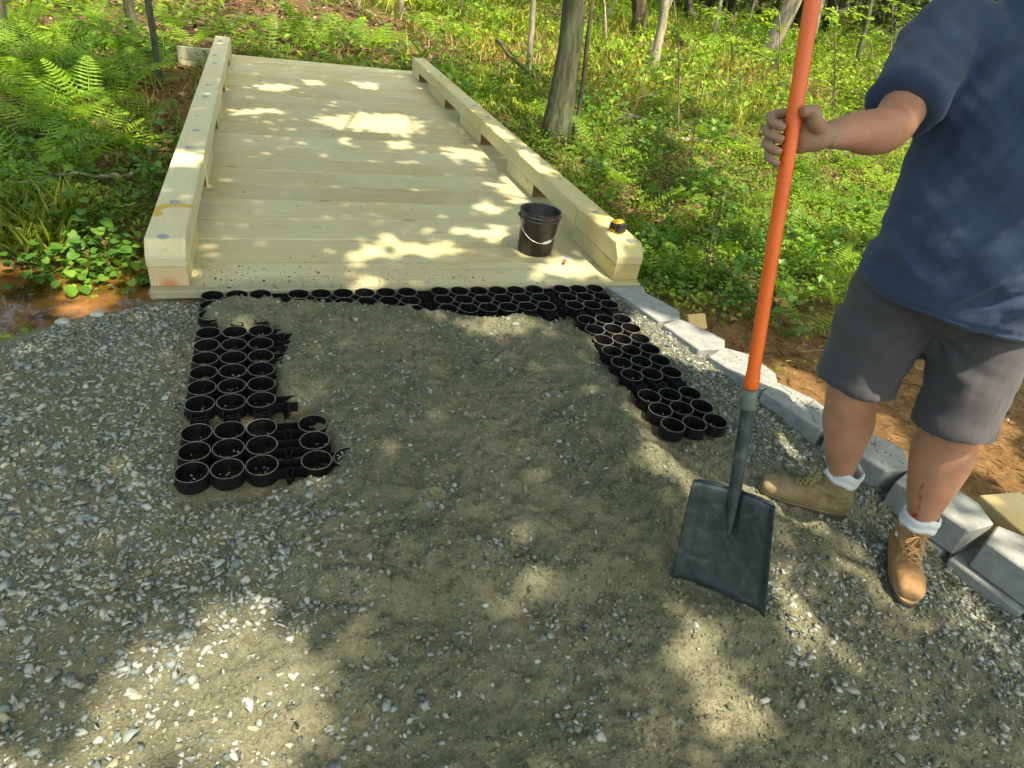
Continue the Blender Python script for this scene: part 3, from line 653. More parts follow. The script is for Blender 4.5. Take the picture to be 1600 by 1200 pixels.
# local frame: y up along the handle, x across the blade to the image right, n toward the viewer
mid_c=(SB+STOP)/2-np.array([0,0,CH]); nrm=-mid_c; nrm=unit(nrm-SAX*(nrm@SAX)); rt=np.cross(SAX,nrm)
if rt@RC[:,0]<0: rt=-rt
yw=math.radians(15); rtb=rt*math.cos(yw)+nrm*math.sin(yw); nb=nrm*math.cos(yw)-rt*math.sin(yw)
def SL(x,y,n): return rtb*x+SAX*y+nb*n
def onaxis(px,py):
    best=min(((abs(proj(SB+SAX*t)[1]-py),t) for t in np.arange(0,2.2,.002))); return best[1]
t_step=onaxis(1150,768); t_sock=onaxis(1160,622); t_or=onaxis(1170,606)
def blade():
    nx,ny=41,21; V=[]; hw=lambda s:.150-.030*s
    for side in (0,1):
        for j in range(ny):
            s=j/(ny-1)
            for i in range(nx):
                q=i/(nx-1)*2-1; x=hw(s)*q
                n=.020*(max(0,abs(q)-.82)/.18) # raised side lips toward the viewer
                n-=.022*math.sin(math.pi*(s*.8+.1))*(1-q*q)
                n-= .026*math.exp(-(x/.013)**2)*sst(.42,.95,s)     # pressed frog under the socket
                n+=.020*math.exp(-((abs(x)-.075)/.03)**2)*.25*s
                y=-.016+(t_step+.016)*s
                if j==ny-1: n-=.010
                V.append(SL(x,y,n-(.0022 if side else 0)))
    F=[]; m=nx*ny
    for j in range(ny-1):
        for i in range(nx-1):
            a=j*nx+i; F.append([a,a+1,a+nx+1,a+nx]); F.append([m+a,m+a+nx,m+a+nx+1,m+a+1])
    ring=[i for i in range(nx)]+[j*nx+nx-1 for j in range(1,ny)]+[(ny-1)*nx+i for i in range(nx-2,-1,-1)]+[j*nx for j in range(ny-2,0,-1)]
    for a,b in zip(ring,ring[1:]+ring[:1]): F.append([a,m+a,m+b,b])
    return V,F
m,nt_,b=mat('shovel steel',.32,.6); v=coord(nt_,(4,4,4)); n=noise(nt_,v,3,5,.65,.8); c=ramp(nt_,n,[(.3,(.035,.052,.056)),(.55,(.075,.10,.105)),(.70,(.15,.18,.175)),(.84,(.32,.31,.22))]); nt_.links.new(c,b.inputs['Base Color']); b.inputs['Metallic'].default_value=.55
nt_.links.new(ramp(nt_,noise(nt_,v,14,4),[(.3,gr(.3)),(.7,gr(.6))]),b.inputs['Roughness']); M['steel']=m
V,F=blade(); me=mesh_py('blade',V,F,M['steel'],True); link('blade',me,shv)
for s in (-1,1):   # rolled step edges at the top of the blade
    V,F=tube([SL(s*.020,t_step-.002,-.014),SL(s*.070,t_step,-.010),SL(s*.112,t_step,.004)],(.0045),8); link('step_edge',mesh_py('step_edge',V,F,M['steel'],True),shv)
sk=[(t_step-.16,.004,.003),(t_step-.11,.010,.007),(t_step-.05,.014,.012),(t_step+.01,.0185,.017),(t_step+.06,.0185,.018),(t_sock-.05,.0185,.0185),(t_sock-.012,.0195,.0195)]
V,F=loft([SL(0,t,-.006*(1-i/6)) for i,(t,a,b_) in enumerate(sk)],[(b_,a) for t,a,b_ in sk],4,18,up=nb); link('socket',mesh_py('socket',V,F,M['steel'],True),shv)
V,F=tube([SAX*(t_sock-.03),SAX*(t_sock-.026),SAX*(t_sock+.004),SAX*(t_or-.004)],[.0205,.0212,.0212,.0185],18); link('ferrule',mesh_py('ferrule',V,F,simple('ferrule grey green',(.10,.13,.11),.45,.4,.3),True),shv)
m,nt_,b=mat('orange fibreglass',.34,.5); v=coord(nt_,(8,8,1)); n=noise(nt_,v,4,4,.6); c=ramp(nt_,n,[(.35,(.70,.115,.012)),(.6,(.76,.145,.018)),(.8,(.60,.13,.03))]); nt_.links.new(c,b.inputs['Base Color']); M['orange']=m
HT=np.linalg.norm(STOP-SB)+.16; t1=t_or+.0
V,F=tube([SAX*t1,SAX*(t1+.004),SAX*(t1+.03),SAX*(t1+.05),SAX*(HT*.7),SAX*(HT-.004),SAX*HT],[.0175,.0195,.0195,.0175,.0175,.0175,.0165],22); link('handle',mesh_py('handle',V,F,M['orange'],True),shv)
V,F=tube([SAX*(HT+.001),SAX*(HT+.012)],[.018,.014],18); link('end_cap',mesh_py('end_cap',V,F,simple('black cap',(.02,.02,.02),.5,.4,.1),True),shv)

# ------------------------------------------------------------------ worker
PR=np.array([1.98,1.16,-.085])
man=thing('person','worker in navy t-shirt, charcoal shorts and tan work boots gripping the shovel handle','person',PR)
m,nt_,b=mat('skin',.55,.35); v=coord(nt_); n=noise(nt_,v,9,5,.6); c=ramp(nt_,n,[(.3,(.36,.175,.10)),(.55,(.44,.23,.145)),(.75,(.50,.28,.19))]); c=mix(nt_,ramp(nt_,noise(nt_,v,160,3),[(.3,gr(0)),(.7,gr(.25))]),c,(.34,.16,.09))
c=mix(nt_,attr(nt_,'graze'),c,(.30,.03,.02)); c=mix(nt_,attr(nt_,'dusty'),c,(.22,.17,.12))
nt_.links.new(c,b.inputs['Base Color']); b.inputs['Subsurface Weight'].default_value=.08; b.inputs['Subsurface Radius'].default_value=(.01,.004,.002); bump(nt_,b,noise(nt_,v,150,4,.7),.35,.003); M['skin']=m
def cloth(name,c0,c1,bs=420):
    m,nt_,b=mat(name,.92,.12); v=coord(nt_); n=noise(nt_,v,700,2,.6); n2=noise(nt_,v,7,4); c=ramp(nt_,n,[(.35,c0),(.65,c1)]); c=mix(nt_,.5,c,ramp(nt_,n2,[(.3,gr(.8)),(.7,gr(1.12))]),'MULTIPLY'); nt_.links.new(c,b.inputs['Base Color']); b.inputs['Sheen Weight'].default_value=.15; bump(nt_,b,n,.25,.0015); return m
M['shirt']=cloth('navy heather jersey',(.026,.045,.088),(.046,.074,.135)); M['shorts']=cloth('charcoal cloth',(.050,.050,.054),(.078,.078,.084)); M['sock']=cloth('grey white rib knit',(.50,.54,.54),(.72,.75,.75))
NAIL=simple('nail',(.50,.34,.26),.35,.5,.08)
GRIP=onaxis(1236,212); G0=SB+SAX*GRIP; gdep=(G0-np.array([0,0,CH]))@RC[:,2]
ankR=np.array([1.915,1.300,.055]); ankL=np.array([2.045,1.050,.055])
kneeR=pd(1330,612,2.17); kneeL=pd(1492,655,2.03)
hipR=pd(1405,455,2.03); hipL=pd(1548,505,1.93); pel=(hipR+hipL)/2+np.array([0,0,.06])
belly=pd(1560,335,1.86); chest=pd(1618,150,1.76); neck=pd(1668,-12,1.70); 
lat=unit(np.array([*(hipR-hipL)[:2],0])); fwd=np.cross([0,0,1.],lat); fwd=fwd if fwd@(-pel)>0 else -fwd
shR=pd(1480,62,1.80); shL=neck*2-shR; shL[2]=shR[2]+.0; 
elR=pd(1392,197,1.66); wrR=pd(1287,213,gdep+.01)
elL=shL+np.array([.10,-.06,-.30]); wrL=elL+np.array([-.06,-.22,-.14])
parts=[]
calf=lambda k,a:[k,k*.82+a*.18+(-fwd)*.012,k*.62+a*.38+(-fwd)*.018,k*.35+a*.65-fwd*.006,k*.12+a*.88,a,a+np.array([0,0,-.05])]
parts.append(loft([hipR+np.array([0,0,.02]),hipR*.5+kneeR*.5]+calf(kneeR,ankR),[.105,.09,.074,.080,.083,.064,.046,.040,.034],4,20,up=fwd))
parts.append(loft([hipL+np.array([0,0,.02]),hipL*.5+kneeL*.5]+calf(kneeL,ankL),[.105,.095,.080,.088,.092,.072,.050,.040,.034],4,20,up=fwd))
for a,tgt in ((ankR,np.array([1.715,1.445,-.04])),(ankL,np.array([1.90,.86,-.05]))):   # feet inside the boots
    zz=(Hs(*tgt[:2])+Hs(*a[:2]))/2-.01; parts.append(loft([np.array([a[0],a[1],zz+.075]),a*.55+tgt*.45+np.array([0,0,zz+.05-(a*.55+tgt*.45)[2]]),a*.25+tgt*.75+np.array([0,0,zz+.045-(a*.25+tgt*.75)[2]])],[.030,.020,.014],4,12))
parts.append(loft([pel-np.array([0,0,.08]),pel,belly,chest,chest*.35+neck*.65,neck-np.array([0,0,.03]),neck+np.array([0,0,.05])],[(.10,.14),(.14,.18),(.18,.21),(.15,.21),(.09,.16),(.07,.075),(.062,.066)],5,24,up=fwd))
ua=shR*.5+elR*.5
parts.append(loft([shR*.75+chest*.25,shR,ua+np.array([0,0,-.006]),elR,elR*.72+wrR*.28-np.array([0,0,.008]),elR*.4+wrR*.6,wrR],[.085,.076,.064,.056,.055,.044,(.026,.034)],5,20,up=np.array([0,0,1.])))
parts.append(loft([shL*.75+chest*.25,shL,shL*.5+elL*.5,elL,elL*.7+wrL*.3,wrL],[.085,.078,.064,.054,.054,.030],5,18))
parts.append(loft([wrL,wrL+np.array([-.02,-.05,-.03]),wrL+np.array([-.03,-.09,-.06])],[(.028,.022),(.042,.020),(.034,.016)],4,12))
for k in range(4):
    b0=wrL+np.array([-.03,-.085,-.055])+unit(elL-shL+np.array([.3,0,0]))*0+lat*(k-1.5)*.019; parts.append(loft([b0,b0+np.array([-.008,-.025,-.025]),b0+np.array([0,-.03,-.055])],[.010,.009,.007],3,8))
# head and neck
hc=neck+np.array([0,0,.20])+fwd*.035; hx=(fwd,lat,np.array([0,0,1.]))
parts.append(blob(hc,(.095,.078,.122),hx,22)); parts.append(blob(hc+fwd*.035-np.array([0,0,.055]),(.062,.060,.060),hx,16))
parts.append(loft([neck-np.array([0,0,.03]),neck+np.array([0,0,.10])+fwd*.01],[.066,.060],4,16))
parts.append(loft([hc+fwd*.088+np.array([0,0,.02]),hc+fwd*.112-np.array([0,0,.016]),hc+fwd*.094-np.array([0,0,.03])],[.009,.014,.010],3,10))
for s in (1,-1): parts.append(blob(hc+lat*s*.080-np.array([0,0,.005]),(.020,.008,.032),hx,12))
# --- right hand on the handle: angles run around the handle, 0 = image right, 90 = away from the camera, 180 = image left
awy=-nrm
def HP(th,r,y): th=math.radians(th); return G0+rt*(r*math.cos(th))+awy*(r*math.sin(th))+SAX*y
palm=[]
w2=wrR
palm.append(loft([w2*.72+elR*.28,w2*.88+elR*.12,w2,w2*.55+HP(20,.050,-.002)*.45,HP(38,.040,.004),HP(80,.036,-.004)],[(.022,.026),(.025,.030),(.028,.029),(.036,.025),(.042,.019),(.040,.013)],5,16,up=SAX))
fing=[(.040,1.04,.0104),(.0135,1.12,.0106),(-.0135,1.06,.0101),(-.0385,.92,.0089)]
for k,(y,L,r) in enumerate(fing):
    dy=-.010-.004*k; kn=.047+.002*k
    pth=[HP(35,.040,y*.85),HP(80,.041,y+.008),HP(125,.047,y+.007),HP(160,.050*L,y+.002),HP(192,.047*L,y-.009),HP(218,.037,y-.018),HP(240,.0295,y-.024)]
    palm.append(loft(pth,[r*1.1,r*1.1,r*1.06,r*1.12,r*.98,r*1.02,r*.80],4,12))
palm.append(loft([w2*.75+HP(0,.04,0)*.25+SAX*.01,HP(-5,.047,.030),HP(-22,.041,.052),HP(-62,.031,.050)],[.021,.0185,.0150,.0125],4,12))   # thumb lies across the handle front
VV,FF,NN=remesh(parts,.0085,5); 
V2,F2,N2=remesh(palm,.0029,2,.4)
# one continuous body: hand welded by remeshing the join region together with the arm
allV=[(VV,FF),(V2,F2)]
vox=.0062
def union(A,B):
    oa=bpy.data.objects.new('ta',mesh_py('ta',*A)); ob=bpy.data.objects.new('tb',mesh_py('tb',*B)); COL.objects.link(oa); COL.objects.link(ob)
    m=oa.modifiers.new('b','BOOLEAN'); m.operation='UNION'; m.object=ob; m.solver='EXACT'
    tr=oa.modifiers.new('t','TRIANGULATE')
    dg=bpy.context.evaluated_depsgraph_get(); e=oa.evaluated_get(dg).to_mesh(); n=len(e.vertices)
    V=np.empty(n*3,np.float32); e.vertices.foreach_get('co',V); Nn=np.empty(n*3,np.float32); e.vertices.foreach_get('normal',Nn)
    F=np.array([list(q.vertices) for q in e.polygons],np.int32); oa.evaluated_get(dg).to_mesh_clear()
    bpy.data.objects.remove(oa); bpy.data.objects.remove(ob); return V.reshape(-1,3).astype(float),F,Nn.reshape(-1,3).astype(float)
V,F,NN=union((VV,FF),(V2,F2))
for k,(y,L,r) in enumerate(fing):
    a_,b_=HP(236,.0295,y-.0235),HP(222,.0355,y-.019); o_=unit(HP(229,.06,y-.021)-G0-SAX*(y-.021)); t_=unit(a_-b_)
    Vn,Fn=blob((a_*.6+b_*.4)+o_*r*.80-PR,(r*.75,r*.55,.0022),(t_,SAX,o_),10); link('fingernail',mesh_py('fingernail',Vn,Fn,NAIL,True),man)
# shin graze, dusty hand
sh_=kneeL*.30+ankL*.70; dvec=V-sh_; front=(dvec@unit(-(ankL*[1,1,0])))
a_=unit(ankL-kneeL); along=(V-kneeL)@a_/np.linalg.norm(ankL-kneeL); rad=V-(kneeL+((V-kneeL)@a_)[:,None]*a_)
viewv=unit(np.array([-2.0,-1.05,0])); sidev=np.cross(viewv,[0,0,1.]); u_=rad@sidev; fr=(rad@viewv)>.02
wob=.004*np.sin(along*19)+.034
gz_=(.55+.45*np.sin(along*60))*np.exp(-((u_+wob-.045)/.0042)**2)*sst(.42,.5,along)*sst(1.0,.93,along)*fr*(np.linalg.norm(rad,axis=1)<.11); gz_+=np.exp(-((u_+wob-.045)/.016)**2)*np.exp(-((along-.90)/.06)**2)*.8*fr*(np.linalg.norm(rad,axis=1)<.11)
dus=sst(.17,.09,np.linalg.norm(V-G0,axis=1))*.55
ea=unit(wrR-elR)-unit(shR-elR); ea=unit(ea); de=(V-elR)@ea; ne=np.linalg.norm(V-elR,axis=1)
V=V-NN*(.006*np.exp(-(de/.006)**2)*sst(.11,.085,ne)*(((V-elR)@(-unit(elR-np.array([0,0,CH]))))>.0))[:,None]
mus=.0035*fbm(V[:,0]*14+V[:,2]*9,V[:,1]*14+V[:,2]*5,141,3); V=V+NN*(mus*sst(.12,.2,np.linalg.norm(V-G0,axis=1)))[:,None]
me=mesh_np('body',V-PR,F,M['skin'],{'graze':np.clip(gz_,0,1),'dusty':dus},True); link('body',me,man)
# face details
for s in (1,-1):
    V,F=blob(hc+fwd*.086+lat*s*.031+np.array([0,0,.012])-PR,(.010,.013,.012),hx,12); link('eye',mesh_py('eye',V,F,simple('eye white',(.7,.7,.7),.2,.5,.05),True),man)
V,F=loft([hc+fwd*.098+lat*.024-np.array([0,0,.060])-PR,hc+fwd*.104-np.array([0,0,.058])-PR,hc+fwd*.098-lat*.024-np.array([0,0,.060])-PR],[.004,.007,.004],4,10); link('lips',mesh_py('lips',V,F,simple('lip',(.35,.13,.10),.5,.3,.1),True),man)
V,F=blob(hc-fwd*.012+np.array([0,0,.030])-PR,(.098,.085,.108),hx,20); V=np.array(V); link('hair',mesh_py('hair',V[:],F,simple('brown hair',(.06,.035,.02),.8,.3,.4,80),True),man)
# --- t-shirt
sp=[]
hemc=pel+np.array([0,0,-.035])+fwd*.03
sp.append(loft([hemc,pel*.6+belly*.4+fwd*.045,belly+fwd*.05,chest*.45+belly*.55+fwd*.035,chest+fwd*.01,chest*.4+neck*.6-np.array([0,0,.03]),neck+np.array([0,0,.02])],[(.215,.262),(.232,.268),(.228,.268),(.205,.262),(.180,.250),(.140,.205),(.108,.118)],6,40,up=fwd))
slR=elR+(shR-elR)*.20
dR=unit(slR-shR); slv=[shR*.6+chest*.4,shR+np.array([0,0,.005]),shR*.5+slR*.5,slR]
sp.append(loft(slv,[(.125,.105),(.105,.098),(.094,.090),(.096,.093)],5,26,up=np.array([0,0,1.])))
slL=elL+(shL-elL)*.15; sp.append(loft([shL*.6+chest*.4,shL+np.array([0,0,.005]),shL*.5+slL*.5,slL],[(.125,.105),(.105,.098),(.094,.09),(.096,.094)],5,26,up=np.array([0,0,1.])))
V,F,NN=remesh(sp,.0085,9,.55)
loc=V-pel; q1=loc@lat; q2=loc@fwd; q3=loc[:,2]
hgt=sst(-.05,.12,q3)
# folds: drapes radiating from the armpit, horizontal creases under the belly
f1=fbm(q1*9+q3*5,q3*3.5-q1*2,101,4); f2=fbm((q3+q1*.55)*19,q1*3.2,103,3); f3=fbm(q1*3.2,(q3-.5*q1)*10,107,3)
amp=.020*f1+.024*f2*sst(.50,.05,q3)+.020*f3
ridge=.015*np.maximum(0,np.sin((q3*.9+q1*1.25)*46+3*f1))**3*sst(.42,.20,q3)*sst(-.25,.15,-q1)
hem=-.004*np.exp(-((q3-(hemc-pel)[2]-.022)/.004)**2)
d_arm=np.linalg.norm(V-slR,axis=1)
V2=V+NN*((amp+ridge)*(.25+.75*sst((hemc-pel)[2]+.005,(hemc-pel)[2]+.12,q3))+hem)[:,None]
me=mesh_np('tshirt',V2-PR,F,M['shirt'],None,True); shirt=link('tshirt',me,man)
# collar and chest pocket
cv=[neck+np.array([0,0,.030])-PR+lat*.104*math.cos(a)+fwd*.100*math.sin(a)+np.array([0,0,-.018*math.sin(a)]) for a in np.linspace(0,2*math.pi,29)]
V,F=tube(cv,.0075,8,cap=False); link('collar',mesh_py('collar',V,F,M['shirt'],True),shirt)
pk=chest-lat*.085+fwd*.02-np.array([0,0,.02]); 
def onshirt(P):  # push a point out to the shirt surface along fwd
    rel=V2-P; h=np.hypot(rel@lat,rel[:,2]); k=h<.016; return P+fwd*((rel[k]@fwd).max()+.003) if k.any() else P+fwd*.2
pv=[];pf=[]; nn=8
for j in range(nn):
    for i in range(nn):
        uu,vv=i/(nn-1)*2-1,j/(nn-1)*2-1; pv.append(onshirt(pk+lat*uu*.058+np.array([0,0,vv*.062-(.012*(1-abs(uu)) if vv<-.9 else 0)]))-PR)
for j in range(nn-1):
    for i in range(nn-1): a=j*nn+i; pf.append([a,a+1,a+nn+1,a+nn])
me=mesh_py('pocket',pv,pf,M['shirt'],True); o=link('pocket',me,shirt); md=o.modifiers.new('t','SOLIDIFY'); md.thickness=.003; md.offset=0
# --- shorts
so=[]
def leg(h,k,kneeoff,w,end):
    e=h*(1-end)+k*end; return loft([h+np.array([0,0,.10]),h*.75+e*.25,h*.4+e*.6,e],[w[0],w[1],w[2],w[3]],5,30,up=fwd)
so.append(leg(hipR,kneeR,0,((.15,.135),(.155,.138),(.150,.135),(.150,.134)),.93))
so.append(leg(hipL,kneeL,0,((.15,.135),(.155,.132),(.146,.122),(.142,.118)),1.12))
so.append(loft([pel-np.array([0,0,.185]),pel-np.array([0,0,.10]),pel,pel+np.array([0,0,.14])],[(.09,.10),(.135,.18),(.19,.235),(.20,.24)],5,30,up=fwd))
V,F,NN=remesh(so,.0085,6,.5)
loc=V-pel; q1=loc@lat; q2=loc@fwd; q3=loc[:,2]
cr=pel-np.array([0,0,.10]); f1=fbm(q1*8+q2*3,q3*3.2,121,4); dr=V-cr; rr=np.linalg.norm(dr,axis=1); an=np.arctan2(dr@lat,-dr[:,2])
f2=np.sin(an*11+4*f1)*sst(.38,.06,rr)
f3=fbm(q1*3+q2*2,q3*16,122,3); V=V+NN*(.016*f1+.005*f2+.012*f3*sst(-.42,-.25,q3))[:,None]
sho=link('shorts',mesh_np('shorts',V-PR,F,M['shorts'],None,True),man)
# --- socks and boots
def boot(ank,toe,label,cs,side):
    """local: x toward the toe, z up, origin under the ankle at the sole"""
    a=np.array([ank[0],ank[1],0]); d=toe[:2]-ank[:2]; L=np.linalg.norm(d); yaw=math.atan2(d[1],d[0]); z0=(Hs(*toe[:2])+Hs(*ank[:2]))/2-.006
    tl=L+.006; hl=.080
    b=thing if False else None
    root=bpy.data.objects.new('boot',None); COL.objects.link(root); root.parent=man; root.location=tuple(np.array([ank[0],ank[1],z0])-PR); root.rotation_euler=(0,0,yaw); root['label']=label
    up=[]
    # foot
    up.append(loft([(-hl+.006,0,.062),(-hl+.03,0,.062),(0,0,.062),(.07,0,.060),(.14,.0,.056),(tl-.035,.0,.054),(tl-.008,0,.050)],[(.036,.030),(.046,.038),(.052,.042),(.050,.046),(.040,.050),(.034,.046),(.020,.030)],5,26,up=(0,0,1),sq=.85))
    # shaft
    up.append(loft([(-.014,0,.05),(-.010,0,.10),(-.006,0,.145),(-.006,0,.182)],[(.062,.046),(.060,.048),(.060,.052),(.062,.056)],5,26,up=(1,0,0)))
    up.append(loft([(.015,0,.125),(.050,0,.100),(.085,0,.084),(.130,0,.070)],[(.038,.042),(.038,.042),(.034,.040),(.020,.036)],4,16,up=(0,0,1)))
    V,F,NN=remesh(up,.0048,6,.5)
    f=fbm(V[:,0]*30+V[:,1]*10,V[:,2]*30,131+side,4); cre=np.sin(V[:,0]*150+6*f)*sst(.10,.13,V[:,0])*sst(.19,.16,V[:,0])*sst(.04,.07,V[:,2])
    fold=np.sin(V[:,2]*170+7*f)*sst(.085,.10,V[:,2])*sst(.15,.13,V[:,2])
    V=V+NN*(.0030*f+.0014*cre+.0022*fold)[:,None]
    seam=np.abs(V[:,2]-(.062+.03*np.abs(V[:,0]-.06)))
    # open the collar
    V[:,2]=np.where(V[:,2]>.170,.170+(V[:,2]-.170)*.3,V[:,2]); r=np.hypot(V[:,0]+.006,V[:,1]); V[:,2]-=.045*sst(.050,.040,r)*(V[:,2]>.165)
    m,nt_,b=mat('boot leather',.72,.25); v=coord(nt_); n=noise(nt_,v,14,5,.65); c=ramp(nt_,n,[(.3,cs[0]),(.5,cs[1]),(.72,cs[2])]); c=mix(nt_,ramp(nt_,noise(nt_,v,70,3),[(.4,gr(0)),(.75,gr(.4))]),c,cs[3]); nt_.links.new(c,b.inputs['Base Color']); bump(nt_,b,noise(nt_,v,130,4),.3,.003)
    link('upper',mesh_np('upper',V,F,m,None,True),root)
    # sole following the outline
    out=[]
    for k in range(36):
        th=2*math.pi*k/36; c_,s_=math.cos(th),math.sin(th); xm=(tl-hl)/2; xr=(tl+hl)/2+.004; x=xm+xr*math.copysign(abs(c_)**.85,c_); wd=.043+.008*sst(.05,.15,x)-.004*sst(.02,-.05,x); out.append((x,wd*math.copysign(abs(s_)**.75,s_)))
    Vs,Fs=prism(out,.0,.024,.003); link('sole',mesh_py('sole',Vs,Fs,simple('boot sole',(.055,.048,.036),.8,.3,.3,40)),root)
    Vs,Fs=prism([(x*.985+.001,y*.97) for x,y in out],.0245,.029,.001); link('welt',mesh_py('welt',Vs,Fs,m),root)
    # laces, zigzag up the front, plus a bow
    Vb=np.array(V); lm=simple('boot lace',(.42,.26,.11) if side else (.30,.26,.10),.8,.2,.2,200)
    def surf(x,y):   # top of boot at x,y
        k=(np.abs(Vb[:,0]-x)<.007)&(np.abs(Vb[:,1]-y)<.007)&(Vb[:,2]<.168); return Vb[k][:,2].max()+.002 if k.any() else .09
    st=[(.120,.069),(.104,.078),(.088,.088),(.072,.100),(.056,.115),(.045,.133),(.040,.150)]
    def fp(x,y):
        return np.array([x,y,surf(x,y)]) if x>.06 else np.array([frontx(y,x2z(x)),y,x2z(x)])
    def x2z(x): return .112+(.060-x)*2.2
    def frontx(y,z):
        k=(np.abs(Vb[:,2]-z)<.006)&(np.abs(Vb[:,1]-y)<.007); return Vb[k][:,0].max()+.002 if k.any() else .04
    xs=[.135,.120,.105,.090,.076,.060,.048,.036]
    for a_,b2 in zip(xs[:-1],xs[1:]):
        for s in (1,-1):
            A,B=fp(a_,s*.020),fp(b2,-s*.020); Mm=(A+B)/2; Mm=Mm+unit(np.array([.6,0,1]))*.006; Vl,Fl=tube(spline([A,Mm,B],5),.0022,6); link('lace',mesh_py('lace',Vl,Fl,lm,True),root)
    for s in (1,-1):
        for x_ in xs[::2]:
            A=fp(x_,s*.021); Vl,Fl=tube([A,A+np.array([.002,s*.001,.002])],.0040,8); link('eyelet',mesh_py('eyelet',Vl,Fl,simple('brass eyelet',(.25,.2,.1),.4,.5,.1,metal=.7)),root)
    B=fp(.036,0)+np.array([.004,0,0])
    for s in (1,-1):
        lp=[B,B+np.array([.022,s*.018,.010]),B+np.array([.030,s*.042,-.008]),B+np.array([.022,s*.034,-.022]),B+np.array([.006,s*.010,-.004])]
        Vl,Fl=tube(spline(lp,6),.0023,6); link('lace',mesh_py('lace',Vl,Fl,lm,True),root)
        lp=[B,B+np.array([.020,s*.012,-.020]),B+np.array([.030,s*.030,-.048])]; Vl,Fl=tube(spline(lp,5),.0022,6); link('lace',mesh_py('lace',Vl,Fl,lm,True),root)
    # sock: scrunched ribbed cuff
    sV=[];sF=[]; nn=72; prof=[(.046,.11),(.048,.150),(.052,.165),(.0585,.172),(.0600,.182),(.055,.190),(.0585,.197),(.0600,.208),(.0560,.220),(.0510,.224),(.047,.215)]
    ax=np.array([-.004,0]); 
    for r,z in prof:
        for k in range(nn):
            th=2*math.pi*k/nn; rr=r+.0012*math.cos(k*math.pi)*(.5+.5*(z>.16)); sV.append((ax[0]+rr*1.03*math.cos(th)+(z-.18)*-.1,ax[1]+rr*math.sin(th),z+.006*math.sin(th*2+side)+.004*math.sin(th*5)))
    for i in range(len(prof)-1):
        for k in range(nn): sF.append([i*nn+k,i*nn+(k+1)%nn,(i+1)*nn+(k+1)%nn,(i+1)*nn+k])
    so_=link('sock',mesh_py('sock',sV,sF,M['sock'],True),man,root.location,root.rotation_euler)
    return root
boot(ankR,np.array([1.715,1.445,0]),'olive-dusted tan boot with shade in its colour, pointing at the shovel',[(.14,.10,.05),(.22,.165,.085),(.30,.235,.13),(.25,.23,.13)],0)  # same tan leather as its pair; shade and olive dust mixed into the colour
boot(ankL,np.array([1.895,.865,0]),'tan brown boot pointing at the camera',[(.20,.105,.040),(.30,.17,.072),(.38,.24,.12),(.22,.18,.10)],1)
# ------------------------------------------------------------------ vegetation
def xform(V,yaw=0,s=1,loc=(0,0,0)):
    c,sn=math.cos(yaw),math.sin(yaw); V=np.asarray(V,float)*s
    return np.column_stack([V[:,0]*c-V[:,1]*sn+loc[0],V[:,0]*sn+V[:,1]*c+loc[1],V[:,2]+loc[2]])
def frond(L,arch,rg,npin=15,wid=.30):
    """one fern frond along +x: rachis and serrated pinnae; returns V,F(tri),rnd"""
    V=[];F=[];R=[]
    t=np.linspace(0,1,npin+3); droop=arch
    X=L*np.sin(t*1.25)/1.25*1.05; Z=L*(.95*t-(droop+.15)*t**2.1)
    def P(u): return np.array([np.interp(u,t,X),0,np.interp(u,t,Z)])
    tone=rg.uniform(.2,.8)
    for i in range(npin):
        u=.14+.84*i/npin; p=P(u); dirv=unit(P(min(1,u+.03))-P(u-.03)); w=L*wid*math.sin(math.pi*min(1,(u-.02))**.75)**.8*(1.02-u*.35)
        for s in (1,-1):
            tip=p+np.array([0,s*w,0])+dirv*w*.32+np.array([0,0,-w*rg.uniform(.1,.3)]); ax=tip-p; wd=L*.034*(1.15-u*.5)
            n=len(V); ww=wd*rg.uniform(.55,.75); dz=np.array([0,0,-w*rg.uniform(.02,.10)]); rr=tone+rg.uniform(-.15,.15)
            V.extend([p,p+ax*.18+dirv*ww*.9,p+ax*.30+dirv*ww*.5,p+ax*.48+dirv*ww*.85,p+ax*.60+dirv*ww*.4,tip,p+ax*.60-dirv*ww*.4,p+ax*.48-dirv*ww*.85,p+ax*.30-dirv*ww*.5,p+ax*.18-dirv*ww*.9]); 
            for j in range(1,9): F.append([n,n+j,n+j+1])
            R.extend([rr]*10)
    n=len(V)
    for i in range(len(t)):
        q=P(t[i]); wd=.0035*(1.1-t[i]); V.extend([q+np.array([0,wd,0]),q-np.array([0,wd,0])]); R.extend([.9,.9])
    for i in range(len(t)-1): a=n+2*i; F.extend([[a,a+1,a+3],[a,a+3,a+2]])
    return np.array(V),np.array(F),np.array(R)
def fern_mesh(seed,nf=8,L=.5):
    rg=np.random.default_rng(seed); Vs=[];Fs=[];Rs=[];n=0
    for i in range(nf):
        V,F,R=frond(L*rg.uniform(.7,1.15),rg.uniform(.28,.55),rg,14,.26)
        ro=rg.uniform(-.35,.35); V[:,1],V[:,2]=V[:,1]*math.cos(ro)-V[:,2]*0*math.sin(ro),V[:,2]+V[:,1]*math.sin(ro)
        V=xform(V,6.283*i/nf+rg.uniform(-.3,.3)); Vs.append(V);Fs.append(F+n);Rs.append(R);n+=len(V)
    return mesh_np('fern_fronds',np.concatenate(Vs),np.concatenate(Fs),M['fern'],{'rnd':np.clip(np.concatenate(Rs),0,1)})
FERN=[fern_mesh(100+i,nf) for i,nf in enumerate((6,5,6,4,5))]
STUFFD=[0]
